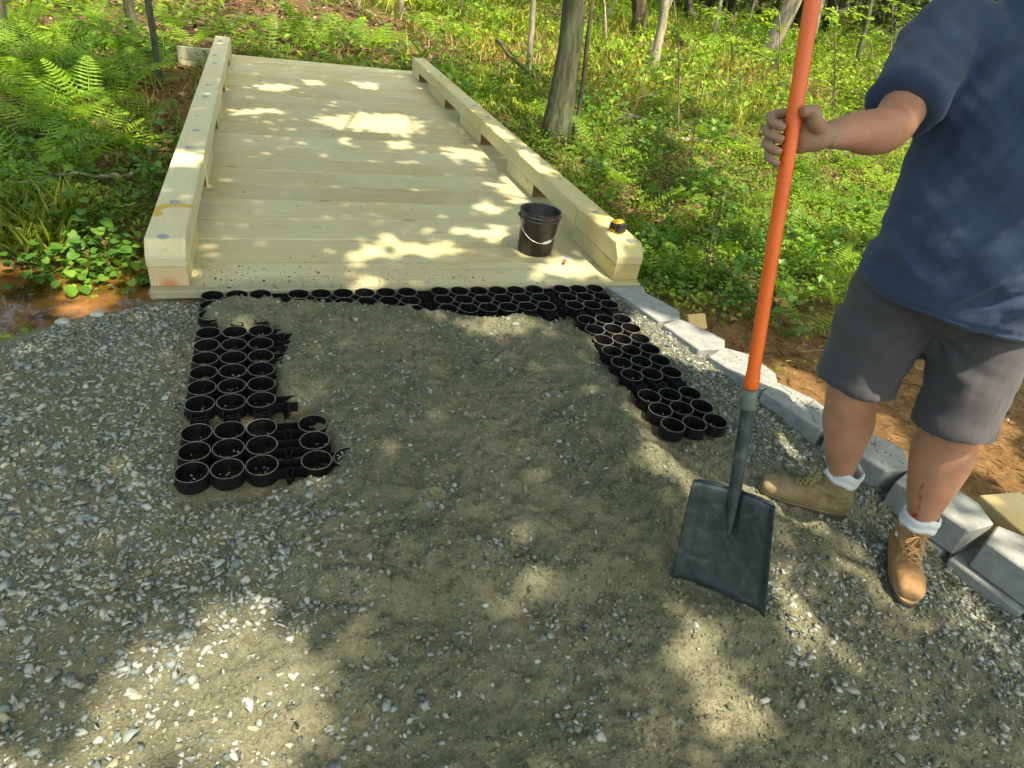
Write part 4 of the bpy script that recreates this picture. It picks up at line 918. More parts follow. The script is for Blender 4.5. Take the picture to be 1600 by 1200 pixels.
def fern_at(x,y,s,label,group,var=None,yaw=None):
    z=Hs(x,y); me=FERN[var if var is not None else int(RNG.integers(0,5))]
    o=bpy.data.objects.new('fern',me); COL.objects.link(o); o.location=(x,y,z-.01); o.rotation_euler=(RNG.normal(0,.12),RNG.normal(0,.12),yaw if yaw is not None else RNG.uniform(0,6.28)); o.scale=(s,s,s*RNG.uniform(.8,1.15))
    return tag(o,label,'fern',group)
# leaf shapes: tri fans baked into numpy templates (unit leaf along +x)
def leaf_tpl(kind):
    if kind=='oval': o=[(0,0),(.25,.22),(.6,.27),(1,0),(.6,-.27),(.25,-.22)]
    elif kind=='round': o=[(.12,0),(-.05,.28),(.2,.50),(.6,.50),(.92,.25),(1,0),(.92,-.25),(.6,-.50),(.2,-.50),(-.05,-.28)]
    elif kind=='blade': o=[(0,.02),(.5,.035),(1,0),(.5,-.035),(0,-.02)]
    elif kind=='lobed': o=[(0,0),(.15,.35),(.35,.25),(.55,.45),(.68,.18),(1,0),(.68,-.18),(.55,-.45),(.35,-.25),(.15,-.35)]
    o=np.array(o); z=-.25*(o[:,0]-.2)**2+.18*np.abs(o[:,1]); V=np.column_stack([o,z]); F=np.array([[0,i,i+1] for i in range(1,len(o)-1)]); return V,F
LT={k:leaf_tpl(k) for k in ('oval','round','blade','lobed')}
def leaves_np(P,size,yaw,pitch,roll,kind='oval'):
    BV,BF=LT[kind]; n=len(P); k=len(BV)
    cy,sy,cp,sp,cr,sr=np.cos(yaw),np.sin(yaw),np.cos(pitch),np.sin(pitch),np.cos(roll),np.sin(roll)
    z=np.zeros(n)
    Rz=np.array([[cy,-sy,z],[sy,cy,z],[z,z,z+1]]).transpose(2,0,1); Ry=np.array([[cp,z,-sp],[z,z+1,z],[sp,z,cp]]).transpose(2,0,1); Rx=np.array([[z+1,z,z],[z,cr,-sr],[z,sr,cr]]).transpose(2,0,1)
    V=np.einsum('nij,kj->nki',Rz@Ry@Rx,BV)*size[:,None,None]+P[:,None,:]
    return V.reshape(-1,3),(BF[None]+np.arange(n)[:,None,None]*k).reshape(-1,3),k
def leaf_cloud(name,P,size,mt,kind='oval',pitch=(0,.5),parent=None,stuff=None,rnd=None):
    n=len(P); V,F,k=leaves_np(P,size,RNG.uniform(0,6.283,n),RNG.normal(pitch[0],pitch[1],n),RNG.normal(0,.45,n),kind)
    r=RNG.random(n) if rnd is None else rnd
    return link(name,mesh_np(name,V,F,mt,{'rnd':np.repeat(np.clip(r,0,1),k)}),parent,kind='stuff' if stuff else None)
def onland(x,y):
    return (inroad(x,y)<-.10)&~((x>XL-.03)&(x<XR+.03)&(y>3.0)&(y<9.9))
def areadens(x,y):   # how leafy the floor is
    d=np.maximum(sst(-.30,.05,fbm(x*.55,y*.55,61,4)),.85*sst(2.1,2.6,x)*sst(9,7,y)*sst(3.0,3.6,y))
    d=d*(1-.93*soilmap(x,y)); d=d*(1-.85*np.exp(-(((x-1.0)/3.2)**2+((y-14.5)/5.5)**2)))*(1-.7*np.exp(-(((x+1.6)/1.0)**2+((y-7.6)/1.6)**2)))   # litter patch beyond the bridge
    return d
def scat(n,x0,x1,y0,y1,dens):
    x=RNG.uniform(x0,x1,n); y=RNG.uniform(y0,y1,n); k=onland(x,y)&(RNG.random(n)<dens(x,y)); x=x[k];y=y[k]
    return x,y
def inview(x,y,z=0.,m=120):
    c=np.stack([x,y,z-CH+0*x],-1)@RC; X=800+FPX*c[:,0]/np.maximum(c[:,2],.05); Y=600+FPX*c[:,1]/np.maximum(c[:,2],.05)
    return (c[:,2]>.3)&(X>-m)&(X<1600+m)&(Y>-m*2)&(Y<1200+m)
# dead leaves
x,y=scat(48000,-9,14,2.6,22,lambda x,y:.35+.65*sst(.1,-.2,fbm(x*.6,y*.6,61,4))*(1-.8*soilmap(x,y))); k=inview(x,y,-.3)&((H(x,y)>-.5)|(x>1.3)); x=x[k];y=y[k]
leaf_cloud('leaf_litter',np.column_stack([x,y,H(x,y)+RNG.uniform(.004,.03,len(x))]),RNG.uniform(.04,.085,len(x)),M['litter'],'lobed',(0,.35),stuff=True)
# low green cover, near and far
x,y=scat(150000,-6,10,2.4,10.5,lambda x,y:areadens(x,y)*.9); k=inview(x,y,-.3)&((H(x,y)>-.47)|(x>1.3)); x=x[k];y=y[k]; z=H(x,y)
leaf_cloud('ground_cover',np.column_stack([x,y,z+RNG.uniform(.01,.12,len(x))]),RNG.uniform(.022,.05,len(x)),M['leaf'],'oval',(.1,.5),stuff=True)
x,y=scat(120000,-14,40,9,42,lambda x,y:areadens(x,y)); k=inview(x,y,.2); x=x[k];y=y[k]; z=H(x,y)
leaf_cloud('ground_cover_far',np.column_stack([x,y,z+RNG.uniform(.02,.30,len(x))]),RNG.uniform(.07,.14,len(x)),M['leaf'],'oval',(.1,.5),stuff=True)
x=RNG.uniform(2.2,5.2,3000); y=RNG.uniform(-.2,4.4,3000); k=onland(x,y)&(RNG.random(3000)<soilmap(x,y)); P=np.column_stack([x[k],y[k],H(x[k],y[k])])
scatter('dirt_pebbles',P,RNG.uniform(.004,.013,len(P)),OV,OF,stone('soil pebbles',[(0,(.08,.045,.02)),(.6,(.20,.12,.05)),(.9,(.34,.27,.17)),(1,(.5,.46,.38))]),(.4,.8),.4)
x=RNG.uniform(2.2,5.2,2600); y=RNG.uniform(-.2,4.4,2600); k=onland(x,y); P=np.column_stack([x[k],y[k],H(x[k],y[k])+.004])
V,F,kk=leaves_np(P,RNG.uniform(.03,.11,len(P)),RNG.uniform(0,6.28,len(P)),RNG.normal(.03,.12,len(P)),RNG.normal(0,.3,len(P)),'blade'); link('dry_needles',mesh_np('dry_needles',V,F,M['litter'],{'rnd':np.repeat(RNG.random(len(P)),kk)}),kind='stuff')
# small sprigs: upright clumps of little leaves, irregular
def sprigs(name,n,x0,x1,y0,y1,dens,h,mt,size,kind,perc=26):
    x,y=scat(n,x0,x1,y0,y1,dens); k=inview(x,y,-.2)&((H(x,y)>-.46)|(x>1.3)); x=x[k];y=y[k]; z=H(x,y); m=len(x)
    hh=RNG.uniform(*h,m); P=[];R=[];S=[]
    ix=np.repeat(np.arange(m),perc); t=RNG.random(len(ix))**.7; a=RNG.uniform(0,6.28,len(ix)); r=hh[ix]*.55*np.sqrt(RNG.random(len(ix)))*(1.1-.6*t)
    P=np.column_stack([x[ix]+r*np.cos(a),y[ix]+r*np.sin(a),z[ix]+hh[ix]*t]); sz=RNG.uniform(*size,len(ix)); rn=np.clip(RNG.random(m)[ix]*.7+RNG.random(len(ix))*.35,0,1)
    n=len(P); V,F,k=leaves_np(P,sz,a+RNG.normal(0,.6,n),RNG.normal(.1,.45,n),RNG.normal(0,.5,n),kind)
    link(name,mesh_np(name,V,F,mt,{'rnd':np.repeat(rn,k)}),kind='stuff')
sprigs('undergrowth',3000,-6,9,3.0,11,lambda x,y:areadens(x,y),(.08,.26),M['leaf'],(.02,.055),'oval')
sprigs('undergrowth_far',3200,-12,36,10,40,lambda x,y:areadens(x,y)*.9,(.2,.65),M['leaf'],(.06,.13),'oval',30)
sprigs('shrub_leaves',330,-5,9,3.6,11,lambda x,y:areadens(x,y)*(.3+.7*(fbm(x*.8,y*.8,66,3)>0)),(.22,.5),M['broad'],(.05,.10),'lobed',22)
# grass
def grass(name,n,x0,x1,y0,y1,dens,h):
    x,y=scat(n,x0,x1,y0,y1,dens); k=inview(x,y,-.2)&((H(x,y)>-.49)|(x>1.3)); x=x[k];y=y[k]; m=len(x)
    V,F,k=leaves_np(np.column_stack([x,y,H(x,y)]),RNG.uniform(*h,m),RNG.uniform(0,6.28,m),RNG.uniform(.7,1.5,m),RNG.normal(0,.3,m),'blade')
    link(name,mesh_np(name,V,F,M['grass'],{'rnd':np.repeat(RNG.random(m),k)}),kind='stuff')
grass('grass',26000,-5,9,2.5,11,lambda x,y:sst(.02,.2,fbm(x*.9,y*.9,71,3))*(1-soilmap(x,y)),(.08,.24))
gc=hit(20,400)
grass('grass_tuft_mass',1500,gc[0]-.7,gc[0]+.35,gc[1]-.35,gc[1]+.45,lambda x,y:.8+0*x,(.12,.32))
grass('grass_far',26000,2,30,11,36,lambda x,y:sst(-.1,.2,fbm(x*.5,y*.5,72,3)),(.25,.55))
grass('dry_fern_straw',26000,2.5,12,8.5,17,lambda x,y:np.exp(-(((x-6.5)/3.)**2+((y-12.5)/3.)**2)),(.12,.35))
bpy.data.objects['dry_fern_straw'].data.materials[0]=leaf('straw',[(0,(.30,.25,.06)),(.5,(.45,.36,.14)),(1,(.55,.42,.25))],.3,.7)
# ferns placed where the photograph shows them
LF=[(60,40),(130,30),(40,85),(110,95),(180,85),(20,130),(80,150),(140,150),(200,120),(220,165),(50,190),(110,200),(160,205),(120,240),(60,245),(15,215),(190,60),(255,70),(70,120),(150,110),(10,60),(225,215),(30,290),(100,60),(45,20),(95,45),(160,25),(175,60),(25,100),(75,90),(125,120),(60,150),(110,170),(180,140),(230,110),(15,160),(280,25),(300,50),(450,40),(350,30),(420,65),(570,50)]
for i,(px,py) in enumerate(LF):
    p=hit(px,py+22); d=np.hypot(p[0],p[1]); fern_at(p[0],p[1],np.clip(.72+.05*d,.7,1.4)*RNG.uniform(.85,1.2),'feathery green fern %s'%('at the left edge of the picture' if px<45 else 'in front of the grey tree at the upper left' if px>150 and py<90 else 'beside the slim grey tree behind the left rail' if px>190 else 'high on the left bank' if py<100 else 'above the crooked pale branch on the left bank' if py>195 else 'in the middle of the left bank'),'ferns on the left bank')
RF=[(960,260),(1010,300),(1060,290),(1110,260),(1000,350),(1060,360),(1110,330),(1040,410),(1090,400),(1140,380),(1160,300),(1150,210),(1230,290),(1290,300),(1260,250),(1340,290),(1250,350),(1300,340),(1350,330),(1330,240),(1230,440),(1250,490),(1290,400),(1200,230),(1100,200),(1210,180),(930,220),(1300,450),(1265,400),(1110,150),(1180,140),(1240,145),(1290,190),(1350,200),(1370,260),(1210,400)]
for i,(px,py) in enumerate(RF):
    p=hit(px,py+25)
    if onland(np.array([p[0]]),np.array([p[1]]))[0]:
        d=np.hypot(p[0],p[1]); fern_at(p[0],p[1],np.clip(.65+.045*d,.65,1.4)*RNG.uniform(.8,1.15),'green fern %s'%('just right of the shovel handle, below the hand' if px>1215 and py>270 else 'right of the shovel handle, behind the hand and forearm' if px>1215 else 'close beside the right kerb rail' if px<1020 and py>240 else 'near the foot of the large grey trunk' if px<1000 else 'left of the shovel handle in the deep hollow' if py>250 else 'left of the shovel handle beyond the hollow'),'ferns right of the bridge')
x,y=scat(170,-10,26,10.5,30,lambda x,y:.25+.75*areadens(x,y)); k=inview(x,y,0)
for a,b_ in list(zip(x[k],y[k]))[:130]:
    zz=Hs(a,b_); qx,qy=proj((a,b_,zz)); s_=RNG.uniform(1.1,2.0); where='left of the bridge rails' if qx<340 else 'straight beyond the far end of the bridge' if qx<680 else 'left of the large grey trunk' if qx<850 else 'between the large trunk and the birch' if qx<1020 else 'between the birch and the shovel handle' if qx<1235 else 'between the shovel handle and the worker'
    fern_at(a,b_,s_,('large ' if s_>1.55 else 'small ')+'distant fern '+where+(', far back' if b_>18 else ', nearer'),'ferns beyond the bridge')
# broad-leaved plants
def broad_plant(seed,n=16,rad=.16,size=(.032,.068)):
    rg=np.random.default_rng(seed); parts=[];sv=[];P=[];Y=[];Sz=[]
    for i in range(n):
        a=rg.uniform(0,6.28); r=rad*math.sqrt(rg.random()); h=rg.uniform(.07,.19)*(1.2-.5*r/rad); tip=np.array([r*math.cos(a),r*math.sin(a),h]); parts.append(tube([(0.2*tip[0],.2*tip[1],0),tuple(tip*np.array([.7,.7,.7])),tuple(tip)],.0022,4)); P.append(tip); Y.append(a); Sz.append(rg.uniform(*size))
    V,F,k=leaves_np(np.array(P),np.array(Sz),np.array(Y),rg.normal(-.1,.3,n),rg.normal(0,.3,n),'round')
    me=mesh_np('leaves',V,F,M['broad'],{'rnd':np.repeat(rg.random(n),k)}); V,F=merge(parts); ms=mesh_py('stems',V,F,M['fern']); return me,ms
BR=[broad_plant(i) for i in range(4)]
def broad_at(x,y,s,label,group):
    z=Hs(x,y); i=int(RNG.integers(0,4)); t=thing('broadleaf_plant',label,'plant',(x,y,z),(0,0,RNG.uniform(0,6.28)),group); t.scale=(s,s,s); link('leaves',BR[i][0],t); link('stems',BR[i][1],t)
for (px,py) in ((55,440),(75,400),(100,425),(120,390),(130,430),(150,440),(165,410),(180,395),(150,465),(190,430),(205,450),(215,415),(110,460),(180,460),(90,380),(140,365),(215,390),(225,445),(60,415),(200,475),(110,340),(30,345),(60,330),(15,310),(50,290),(10,270)):
    p=hit(px,py+8); broad_at(p[0],p[1],RNG.uniform(.85,1.25),'round leaved green plant %s'%('at the far left edge above the stream' if px<65 else 'tucked against the outer side of the left rail' if px>195 else 'hanging over the stream water' if py>440 else 'in the clump just above the stream' if py>385 else 'beyond the clump, by the crooked branch'),'round leaved plants by the stream')
for (px,py) in ((1035,435),(1060,450),(1085,440),(1050,400),(1020,420),(1150,470),(1165,490),(1140,450),(1180,460),(1070,420),(1110,440),(1120,480),(1030,460),(1240,470),(1290,380),(1225,520)):
    p=hit(px,py+8); broad_at(p[0],p[1],RNG.uniform(.7,1.05),'round leaved green plant %s'%('right of the shovel handle in the hollow' if px>1200 else 'just left of the shovel handle in the hollow' if px>1130 else 'beside the front end of the right kerb rail' if px<1045 else 'above the wood offcut in the hollow'),'round leaved plants behind the blocks')

# ------------------------------------------------------------------ trees
def trunk_mesh(name,P0,P1,r0,r1,mt,parent,flare=1.5,n=14,bend=.03,h_extra=0.):
    P0=np.array(P0,float);P1=np.array(P1,float); ax=P1-P0; L=np.linalg.norm(ax); pts=[];rad=[]
    top=P0+ax*(1+h_extra/L); m=12
    ph=RNG.uniform(0,6.28)
    for i in range(m+1):
        t=i/m; p=P0+(top-P0)*t**1.6; s=np.linalg.norm(p-P0)/L
        wob=bend*math.sin(s*5+ph)*min(1,s*2)*L*.3; pts.append(p+np.array([wob,-wob*.4,0])); rad.append((r0+(r1-r0)*min(s,1.6)**.7 if s<1 else r1*max(.45,1-(s-1)*.18))*(1+(flare-1)*math.exp(-s*L/.16)))
    pts[0]=P0-np.array([0,0,.15])
    V,F=tube(pts,rad,n); V=np.array(V)
    a=np.arange(len(V))%n
    c=np.repeat(np.array(pts),n,0); dv=V-c; V=c+dv*(1+.09*np.sin(a*3+V[:,2]*2)[:,None]+.05*RNG.standard_normal((len(V),1)))
    me=mesh_py(name,V,F,mt,True); return link(name,me,parent)
TREES=[]
def tree(base,top,w,mt,label,h=7.,flare=1.5,extra=None,zf=None,cat='tree',name='tree',group=None):
    P0=hit(*base); P1=above(top[0],top[1],P0)
    d=(P0-np.array([0,0,CH]))@RC[:,2]; r=w/2*d/FPX
    t=thing(name,label,cat,P0,group=group); L=np.linalg.norm(P1-P0)
    trunk_mesh('trunk',np.zeros(3),P1-P0,r,r*.82,M[mt],t,flare,h_extra=max(0,h-L))
    TREES.append([t,P0,P1-P0,h]); return t,P0,P1
t,P0,P1=tree((868,214),(900,0),38,'bark','large grey trunked tree standing right of the bridge',8.5,1.75)
# ivy-like second stem hugging the big trunk
d8=(P0-np.array([0,0,CH]))@RC[:,2]
off=RC[:,0]*.20; trunk_mesh('side_stem',off+np.array([0,-.05,0]),P1-P0+RC[:,0]*.17+np.array([0,-.05,0]),.028,.022,M['dark_bark'],t,1.2,8)
tree((822,128),(835,-5),9,'pale_bark','slim pale tree just left of the large grey trunk',7,1.3)
tree((1019,120),(1041,-5),15,'pale_bark','pale birch like tree in the sunny patch right of the large trunk',8,1.2)
tree((250,132),(231,-5),10,'bark','slim grey tree close behind the left kerb rail',7,1.3)
tree((211,58),(198,-5),15,'bark','grey tree at the upper left beside the slim one',8,1.4)
tree((626,28),(628,-8),8,'pale_bark','thin pale stem beyond the middle of the bridge',6,1.2)
tree((1195,92),(1243,-5),28,'pale_bark','pale leaning tree just left of the shovel handle top',8,1.3)
tree((1262,75),(1284,-5),15,'pale_bark','pale leaning tree just right of the shovel handle top',8,1.2)
tree((1334,122),(1362,-5),8,'bark','slim mossy tree between the handle and the worker sleeve',6,1.2)
tree((1432,40),(1440,-8),26,'dark_bark','dark trunk in the background above the worker shoulder',9,1.2)
tree((998,58),(1000,-5),26,'dark_bark','broad dark reddish trunk in the background left of the birch',9,1.2)
tree((948,72),(943,-5),4,'pale_bark','thread thin pale stem between the large trunk and the birch',5,1.)
tree((931,50),(968,-5),5,'pale_bark','thin pale stem leaning right behind the large trunk',5,1.)
tree((1008,48),(1004,-5),5,'pale_bark','thin pale stem in front of the broad dark trunk',5,1.)
tree((1111,72),(1128,-5),6,'pale_bark','thin pale stem right of the birch',5,1.)
tree((1168,45),(1180,-5),4,'pale_bark','thin white stem left of the leaning tree',5,1.)
tree((720,30),(722,-5),4,'twig','thin brown sapling stem beyond the right end of the bridge',5,1.)
tree((12,75),(2,-5),9,'twig','thin brown stem at the upper left corner',5,1.)
tree((905,28),(901,-5),5,'pale_bark','thin pale stem right behind the large trunk top',5,1.)
tree((1080,40),(1076,-5),12,'dark_bark','dark trunk in the background right of the birch',7,1.1)
tree((1142,30),(1145,-5),14,'dark_bark','dark trunk in the background left of the thin white stem',7,1.1)
tree((560,12),(562,-8),6,'pale_bark','thin pale stem above the middle of the far bridge end',5,1.)
tree((1010,95),(1052,-5),6,'pale_bark','thin pale stem leaning right behind the birch',5,1.)
tree((905,60),(912,-5),7,'pale_bark','slim pale stem in the sun just right of the large trunk',5,1.)
tree((1240,60),(1232,-5),6,'dark_bark','thin dark stem between the two leaning pale trees',5,1.)
tree((1400,60),(1392,-5),6,'pale_bark','thin pale stem left of the worker sleeve',5,1.)
tree((1480,15),(1484,-8),12,'bark','grey stem peeping over the worker shoulder',7,1.1)
# saplings with leaves
def sapling(base,top,w,mt,label,nleaf,size,spread,h0=.35):
    P0=hit(*base); P1=above(top[0],top[1],P0); t=thing('sapling',label,'sapling',P0,group=None); d=(P0-np.array([0,0,CH]))@RC[:,2]
    trunk_mesh('trunk',np.zeros(3),P1-P0,w/2*d/FPX,w/3*d/FPX,M[mt],t,1.,6,.05,0)
    A=P1-P0; parts=[]; P=[];Y=[]
    nb=max(4,nleaf//14)
    for i in range(nb):
        s=RNG.uniform(h0,1.0); a=RNG.uniform(0,6.28); L=spread*RNG.uniform(.5,1)*(1.15-s*.5); st=A*s; en=st+np.array([math.cos(a)*L,math.sin(a)*L,L*RNG.uniform(-.05,.35)])
        parts.append(tube([st,(st+en)/2+np.array([0,0,L*.06]),en],[.006,.004,.002],4))
        for q in np.linspace(.25,1,max(3,nleaf//nb)):
            P.append(st+(en-st)*q+RNG.normal(0,.02,3)); Y.append(a+RNG.choice([-1,1])*RNG.uniform(.3,1.2))
    V,F=merge(parts); link('branches',mesh_py('branches',V,F,M[mt]),t)
    n=len(P); V,F,k=leaves_np(np.array(P),RNG.uniform(*size,n),np.array(Y),RNG.normal(-.1,.25,n),RNG.normal(0,.3,n),'oval'); link('leaves',mesh_np('leaves',V,F,M['leaf'],{'rnd':np.repeat(np.clip(.35+.65*RNG.random(n),0,1),k)}),t)
sapling((1061,222),(1055,0),3.5,'twig','thin dark sapling with drooping leaves right of the large trunk',36,(.05,.09),.35)
sapling((965,255),(1020,70),2,'twig','wispy twig with few leaves leaning right beside the large trunk',22,(.05,.08),.3)
sapling((1140,125),(1150,20),3,'twig','small leafy sapling in front of the dark background trunks',160,(.09,.15),1.2)
sapling((1300,175),(1310,10),3,'twig','leafy sapling with layered bright leaves right of the shovel handle',260,(.08,.13),1.0)
sapling((1385,150),(1395,5),3,'twig','leafy sapling with layered bright leaves beside the worker sleeve',260,(.08,.13),1.0)
sapling((1440,120),(1455,-20),3,'twig','leafy sapling behind the worker shoulder',220,(.08,.14),1.0)
sapling((1215,150),(1218,20),3,'twig','leafy sapling behind the leaning pale tree',160,(.08,.13),.9)
sapling((1100,440),(1118,330),3,'twig','thin bent twig plant rising behind the third grey block',26,(.04,.08),.2)
sapling((1070,300),(1100,130),2.5,'twig','slender sapling in the ferny hollow right of the bridge',50,(.05,.09),.4)
sapling((1380,180),(1360,60),3,'twig','bare looking sapling left of the worker sleeve',30,(.05,.08),.5)
# fallen sticks and branches
def stick(pts,r,mt,label,name='fallen_branch',lift=.03,up=None):
    Q=[]
    for i,(px,py) in enumerate(pts): p=hit(px,py); p[2]+=lift+(up[i] if up else 0); Q.append(p)
    c=Q[0].copy(); P=spline([q-c for q in Q],5); n=len(P); R=[r*(1-.55*i/n) for i in range(n)]; P=[p+RNG.normal(0,r*.25,3) for p in P]
    V,F=tube(P,R,7); o=link(name,mesh_py(name,V,F,M[mt],True),None,c); tag(o,label,'branch')
stick([(222,280),(200,291),(165,292),(110,288),(40,302),(0,303)],.020,'pale_bark','pale crooked branch lying across the left bank',lift=.08)
stick([(22,208),(40,240),(70,272),(100,291)],.012,'pale_bark','thin pale stick sloping down on the left bank')
stick([(85,205),(88,235),(70,247)],.008,'twig','small hooked twig among the ferns on the left bank')
stick([(190,225),(225,262),(250,285)],.008,'twig','thin twig leaning in the brown soil left of the kerb rail')
stick([(772,100),(800,118),(845,142)],.035,'dark_bark','dark broken branch pointing at the large trunk',lift=.12,up=(.25,.1,0))
stick([(965,190),(990,190),(1010,200),(1035,215)],.05,'pale_bark','pale rotten log in the leaves right of the large trunk',lift=.04)
stick([(1040,218),(1080,222),(1130,228)],.04,'pale_bark','second pale log right of the rotten log')
stick([(895,150),(960,140),(1030,152)],.02,'pale_bark','pale stick lying in the sunny patch behind the large trunk')
stick([(640,55),(660,75),(685,90)],.015,'twig','thin stick beyond the far right corner of the bridge')
stick([(700,20),(730,42),(760,60)],.015,'twig','pale twig in the litter above the right kerb rail')
stick([(1095,455),(1110,400),(1120,340)],.008,'twig','bent twig propped in the hollow behind the blocks',up=(.0,.15,.3))
stick([(1108,440),(1122,465),(1128,490)],.010,'twig','grey stick lying behind the wood offcut')
stick([(1005,440),(1015,452),(1022,462)],.007,'pale_bark','short pale twig at the corner of the bridge')
stick([(0,512),(40,506),(80,500),(135,505)],.004,'twig','thin straw twig on the stream bank at the left edge',lift=.01)
stick([(45,475),(40,500),(38,520)],.004,'twig','upright straw at the stream bank by the left edge',lift=.02,up=(.1,.05,0))
stick([(1060,610) if False else (1180,560),(1300,548),(1420,560)],.006,'twig','thin root lying across the brown dirt behind the blocks',lift=.005)
# stones at the water
for (px,py,s,lab) in ((25,466,.05,'orange brown stone at the water edge on the left'),(153,493,.035,'grey stone on the gravel edge near the water'),(98,505,.03,'small grey stone on the lip of the gravel bank'),(187,480,.04,'brown stone in the shallow stream')):
    p=hit(px,py); v=IV*(1+.15*RNG.standard_normal((len(IV),1))); v=v*np.array([1.3,.9,.6])*s
    o=link('stone',mesh_py('stone',v,IF,simple('wet stone',(.30,.16,.06) if 'brown' in lab else (.3,.33,.31),.5,.4),False),None,(p[0],p[1],p[2]+s*.25)); md=o.modifiers.new('s','SUBSURF'); md.levels=1; md.render_levels=2; tag(o,lab,'stone')
# far wood: dark understory mass
n=52000; x=RNG.uniform(-15,62,n); y=RNG.uniform(26,62,n); k=(np.abs(x-.4*y)<40); x=x[k];y=y[k]; cl=fbm(x*.22,y*.22,81,3)
hh=(2.2+5.5*np.clip(cl+.35,0,1))*RNG.random(len(x))**.8; k=RNG.random(len(x))<sst(-.3,.1,cl)+.3; x=x[k];y=y[k];hh=hh[k]
k=inview(x,y,2.,300); x=x[k];y=y[k];hh=hh[k]
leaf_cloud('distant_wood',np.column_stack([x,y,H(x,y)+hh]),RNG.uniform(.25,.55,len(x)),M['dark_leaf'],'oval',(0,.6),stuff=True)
tk=[]
for i in range(70):
    yy=RNG.uniform(26,55); xx=yy*RNG.uniform(.15,1.15)+RNG.uniform(-4,4); r=RNG.uniform(.07,.22); z=Hs(xx,yy); ln=RNG.normal(0,.5,2)
    tk.append(tube([(xx,yy,z-.2),(xx+ln[0]*.4,yy+ln[1]*.4,z+3),(xx+ln[0],yy+ln[1],z+9)],[r*1.2,r,r*.8],7))
V,F=merge(tk); link('distant_trunks',mesh_py('distant_trunks',V,F,M['bark'],True),None,kind='stuff')

# ------------------------------------------------------------------ canopy overhead (unseen leaves placed to cast shade; gaps cut for wanted sun patches)
U=unit(np.cross(S,[0,0,1.])); Wv=np.cross(U,S)
def uv(P): P=np.atleast_2d(P); return P@U,P@Wv
HOLES=[]
def hole_px(pts,z=0.): HOLES.append([tuple(float(a[0]) for a in uv(g(px,py,z))) for px,py in pts])
def hole_pt(P,r): 
    u,v=uv(P); HOLES.append([(float(u[0])+r[0]*math.cos(a)*RNG.uniform(.8,1.2),float(v[0])+r[1]*math.sin(a)*RNG.uniform(.8,1.2)) for a in np.linspace(0,6.283,11)[:-1]])
hole_px([(495,185),(560,178),(640,180),(655,200),(640,212),(570,203),(510,195)])
hole_px([(365,174),(440,172),(430,177),(370,178)]); hole_px([(475,125),(500,128),(505,133),(480,131)]); hole_px([(550,128),(590,132),(590,138),(560,137)])
hole_px([(400,132),(455,135),(450,142),(405,140)]); hole_px([(700,232),(745,236),(740,248),(705,244)]); hole_px([(605,222),(640,224),(640,232),(610,232)])
hole_px([(655,382),(685,378),(712,388),(705,398),(668,400)]); hole_px([(545,385),(575,385),(570,412),(550,410)]); hole_px([(605,375),(625,376),(625,390),(608,390)])
hole_px([(770,288),(815,288),(835,305),(800,310)]); hole_px([(720,360),(790,358),(788,372),(760,374)]); hole_px([(750,318),(780,320),(775,332),(752,330)])
hole_px([(830,416),(880,404),(935,420),(930,430),(840,430)])
hole_px([(560,438),(600,440),(585,452),(562,450)])
hole_px([(925,545),(985,490),(1060,515),(1180,555),(1330,600),(1320,655),(1220,632),(1130,608),(1060,598),(1000,575)],-.03)
hole_px([(1000,640),(1075,665),(1150,730),(1165,790),(1090,755),(1035,728),(995,700)],-.04)
hole_px([(985,580),(1030,590),(1010,680),(980,640)],0.)
hole_px([(200,1110),(310,975),(400,935),(520,1055),(480,1150),(400,1190),(230,1165)],-.08)
hole_px([(0,1200),(60,1150),(130,1165),(90,1230),(0,1260)],-.08)
hole_px([(800,895),(840,900),(835,918),(805,912)],-.05)
hole_px([(1065,985),(1110,1000),(1170,1100),(1130,1110),(1080,1040)],-.07)
hole_px([(1215,900),(1250,910),(1300,980),(1270,1010),(1225,950)],-.09); hole_px([(1300,835),(1360,870),(1372,905),(1320,880)],-.09)
hole_px([(1500,950),(1560,940),(1575,960),(1530,980)],-.1)
hole_px([(1390,640),(1420,690),(1400,720),(1340,640)],-.3); hole_px([(1500,640),(1620,640),(1620,770),(1560,740)],-.3); hole_px([(1180,560),(1260,560),(1420,650),(1350,660)],-.25)
hole_px([(940,340),(975,330),(990,365),(960,375)],.216); hole_px([(820,235),(850,262),(840,275),(812,250)],.216); hole_px([(770,195),(790,205),(800,222),(775,212)],.216)
hole_px([(268,238),(310,240),(302,262),(262,258)],.216)
hole_px([(450,560),(480,565),(470,585),(445,580)]) if False else None
hole_px([(700,500),(800,495),(860,505),(790,520)],.02); hole_px([(580,640),(600,650),(640,720),(600,725)],.02) if False else None
hole_pt(pd(1620,460,1.75),(.30,.22)); hole_pt(pd(1560,600,1.85),(.09,.15))
hole_pt(g(1430,905,-.02),(.06,.06)); hole_pt(g(1530,830,-.04),(.06,.05)); hole_pt(g(1590,870,0),(.07,.03))
gridu={}
from math import floor as _fl
def near_density(x,y):  # shade wanted on ground footprint
    return 1.0
nl=90000
gx=RNG.uniform(-3.2,5.6,nl); gy=RNG.uniform(-1.2,10.5,nl); gz=RNG.uniform(6.3,8.2,nl)
P=np.column_stack([gx,gy,np.zeros(nl)])+S*(gz/S[2])[:,None]
inR=(np.ones(nl,bool))
u,v=uv(P); bad=np.zeros(nl,bool)
for Hh in HOLES:
    if Hh: bad|=polydist(u,v,Hh)>-.072
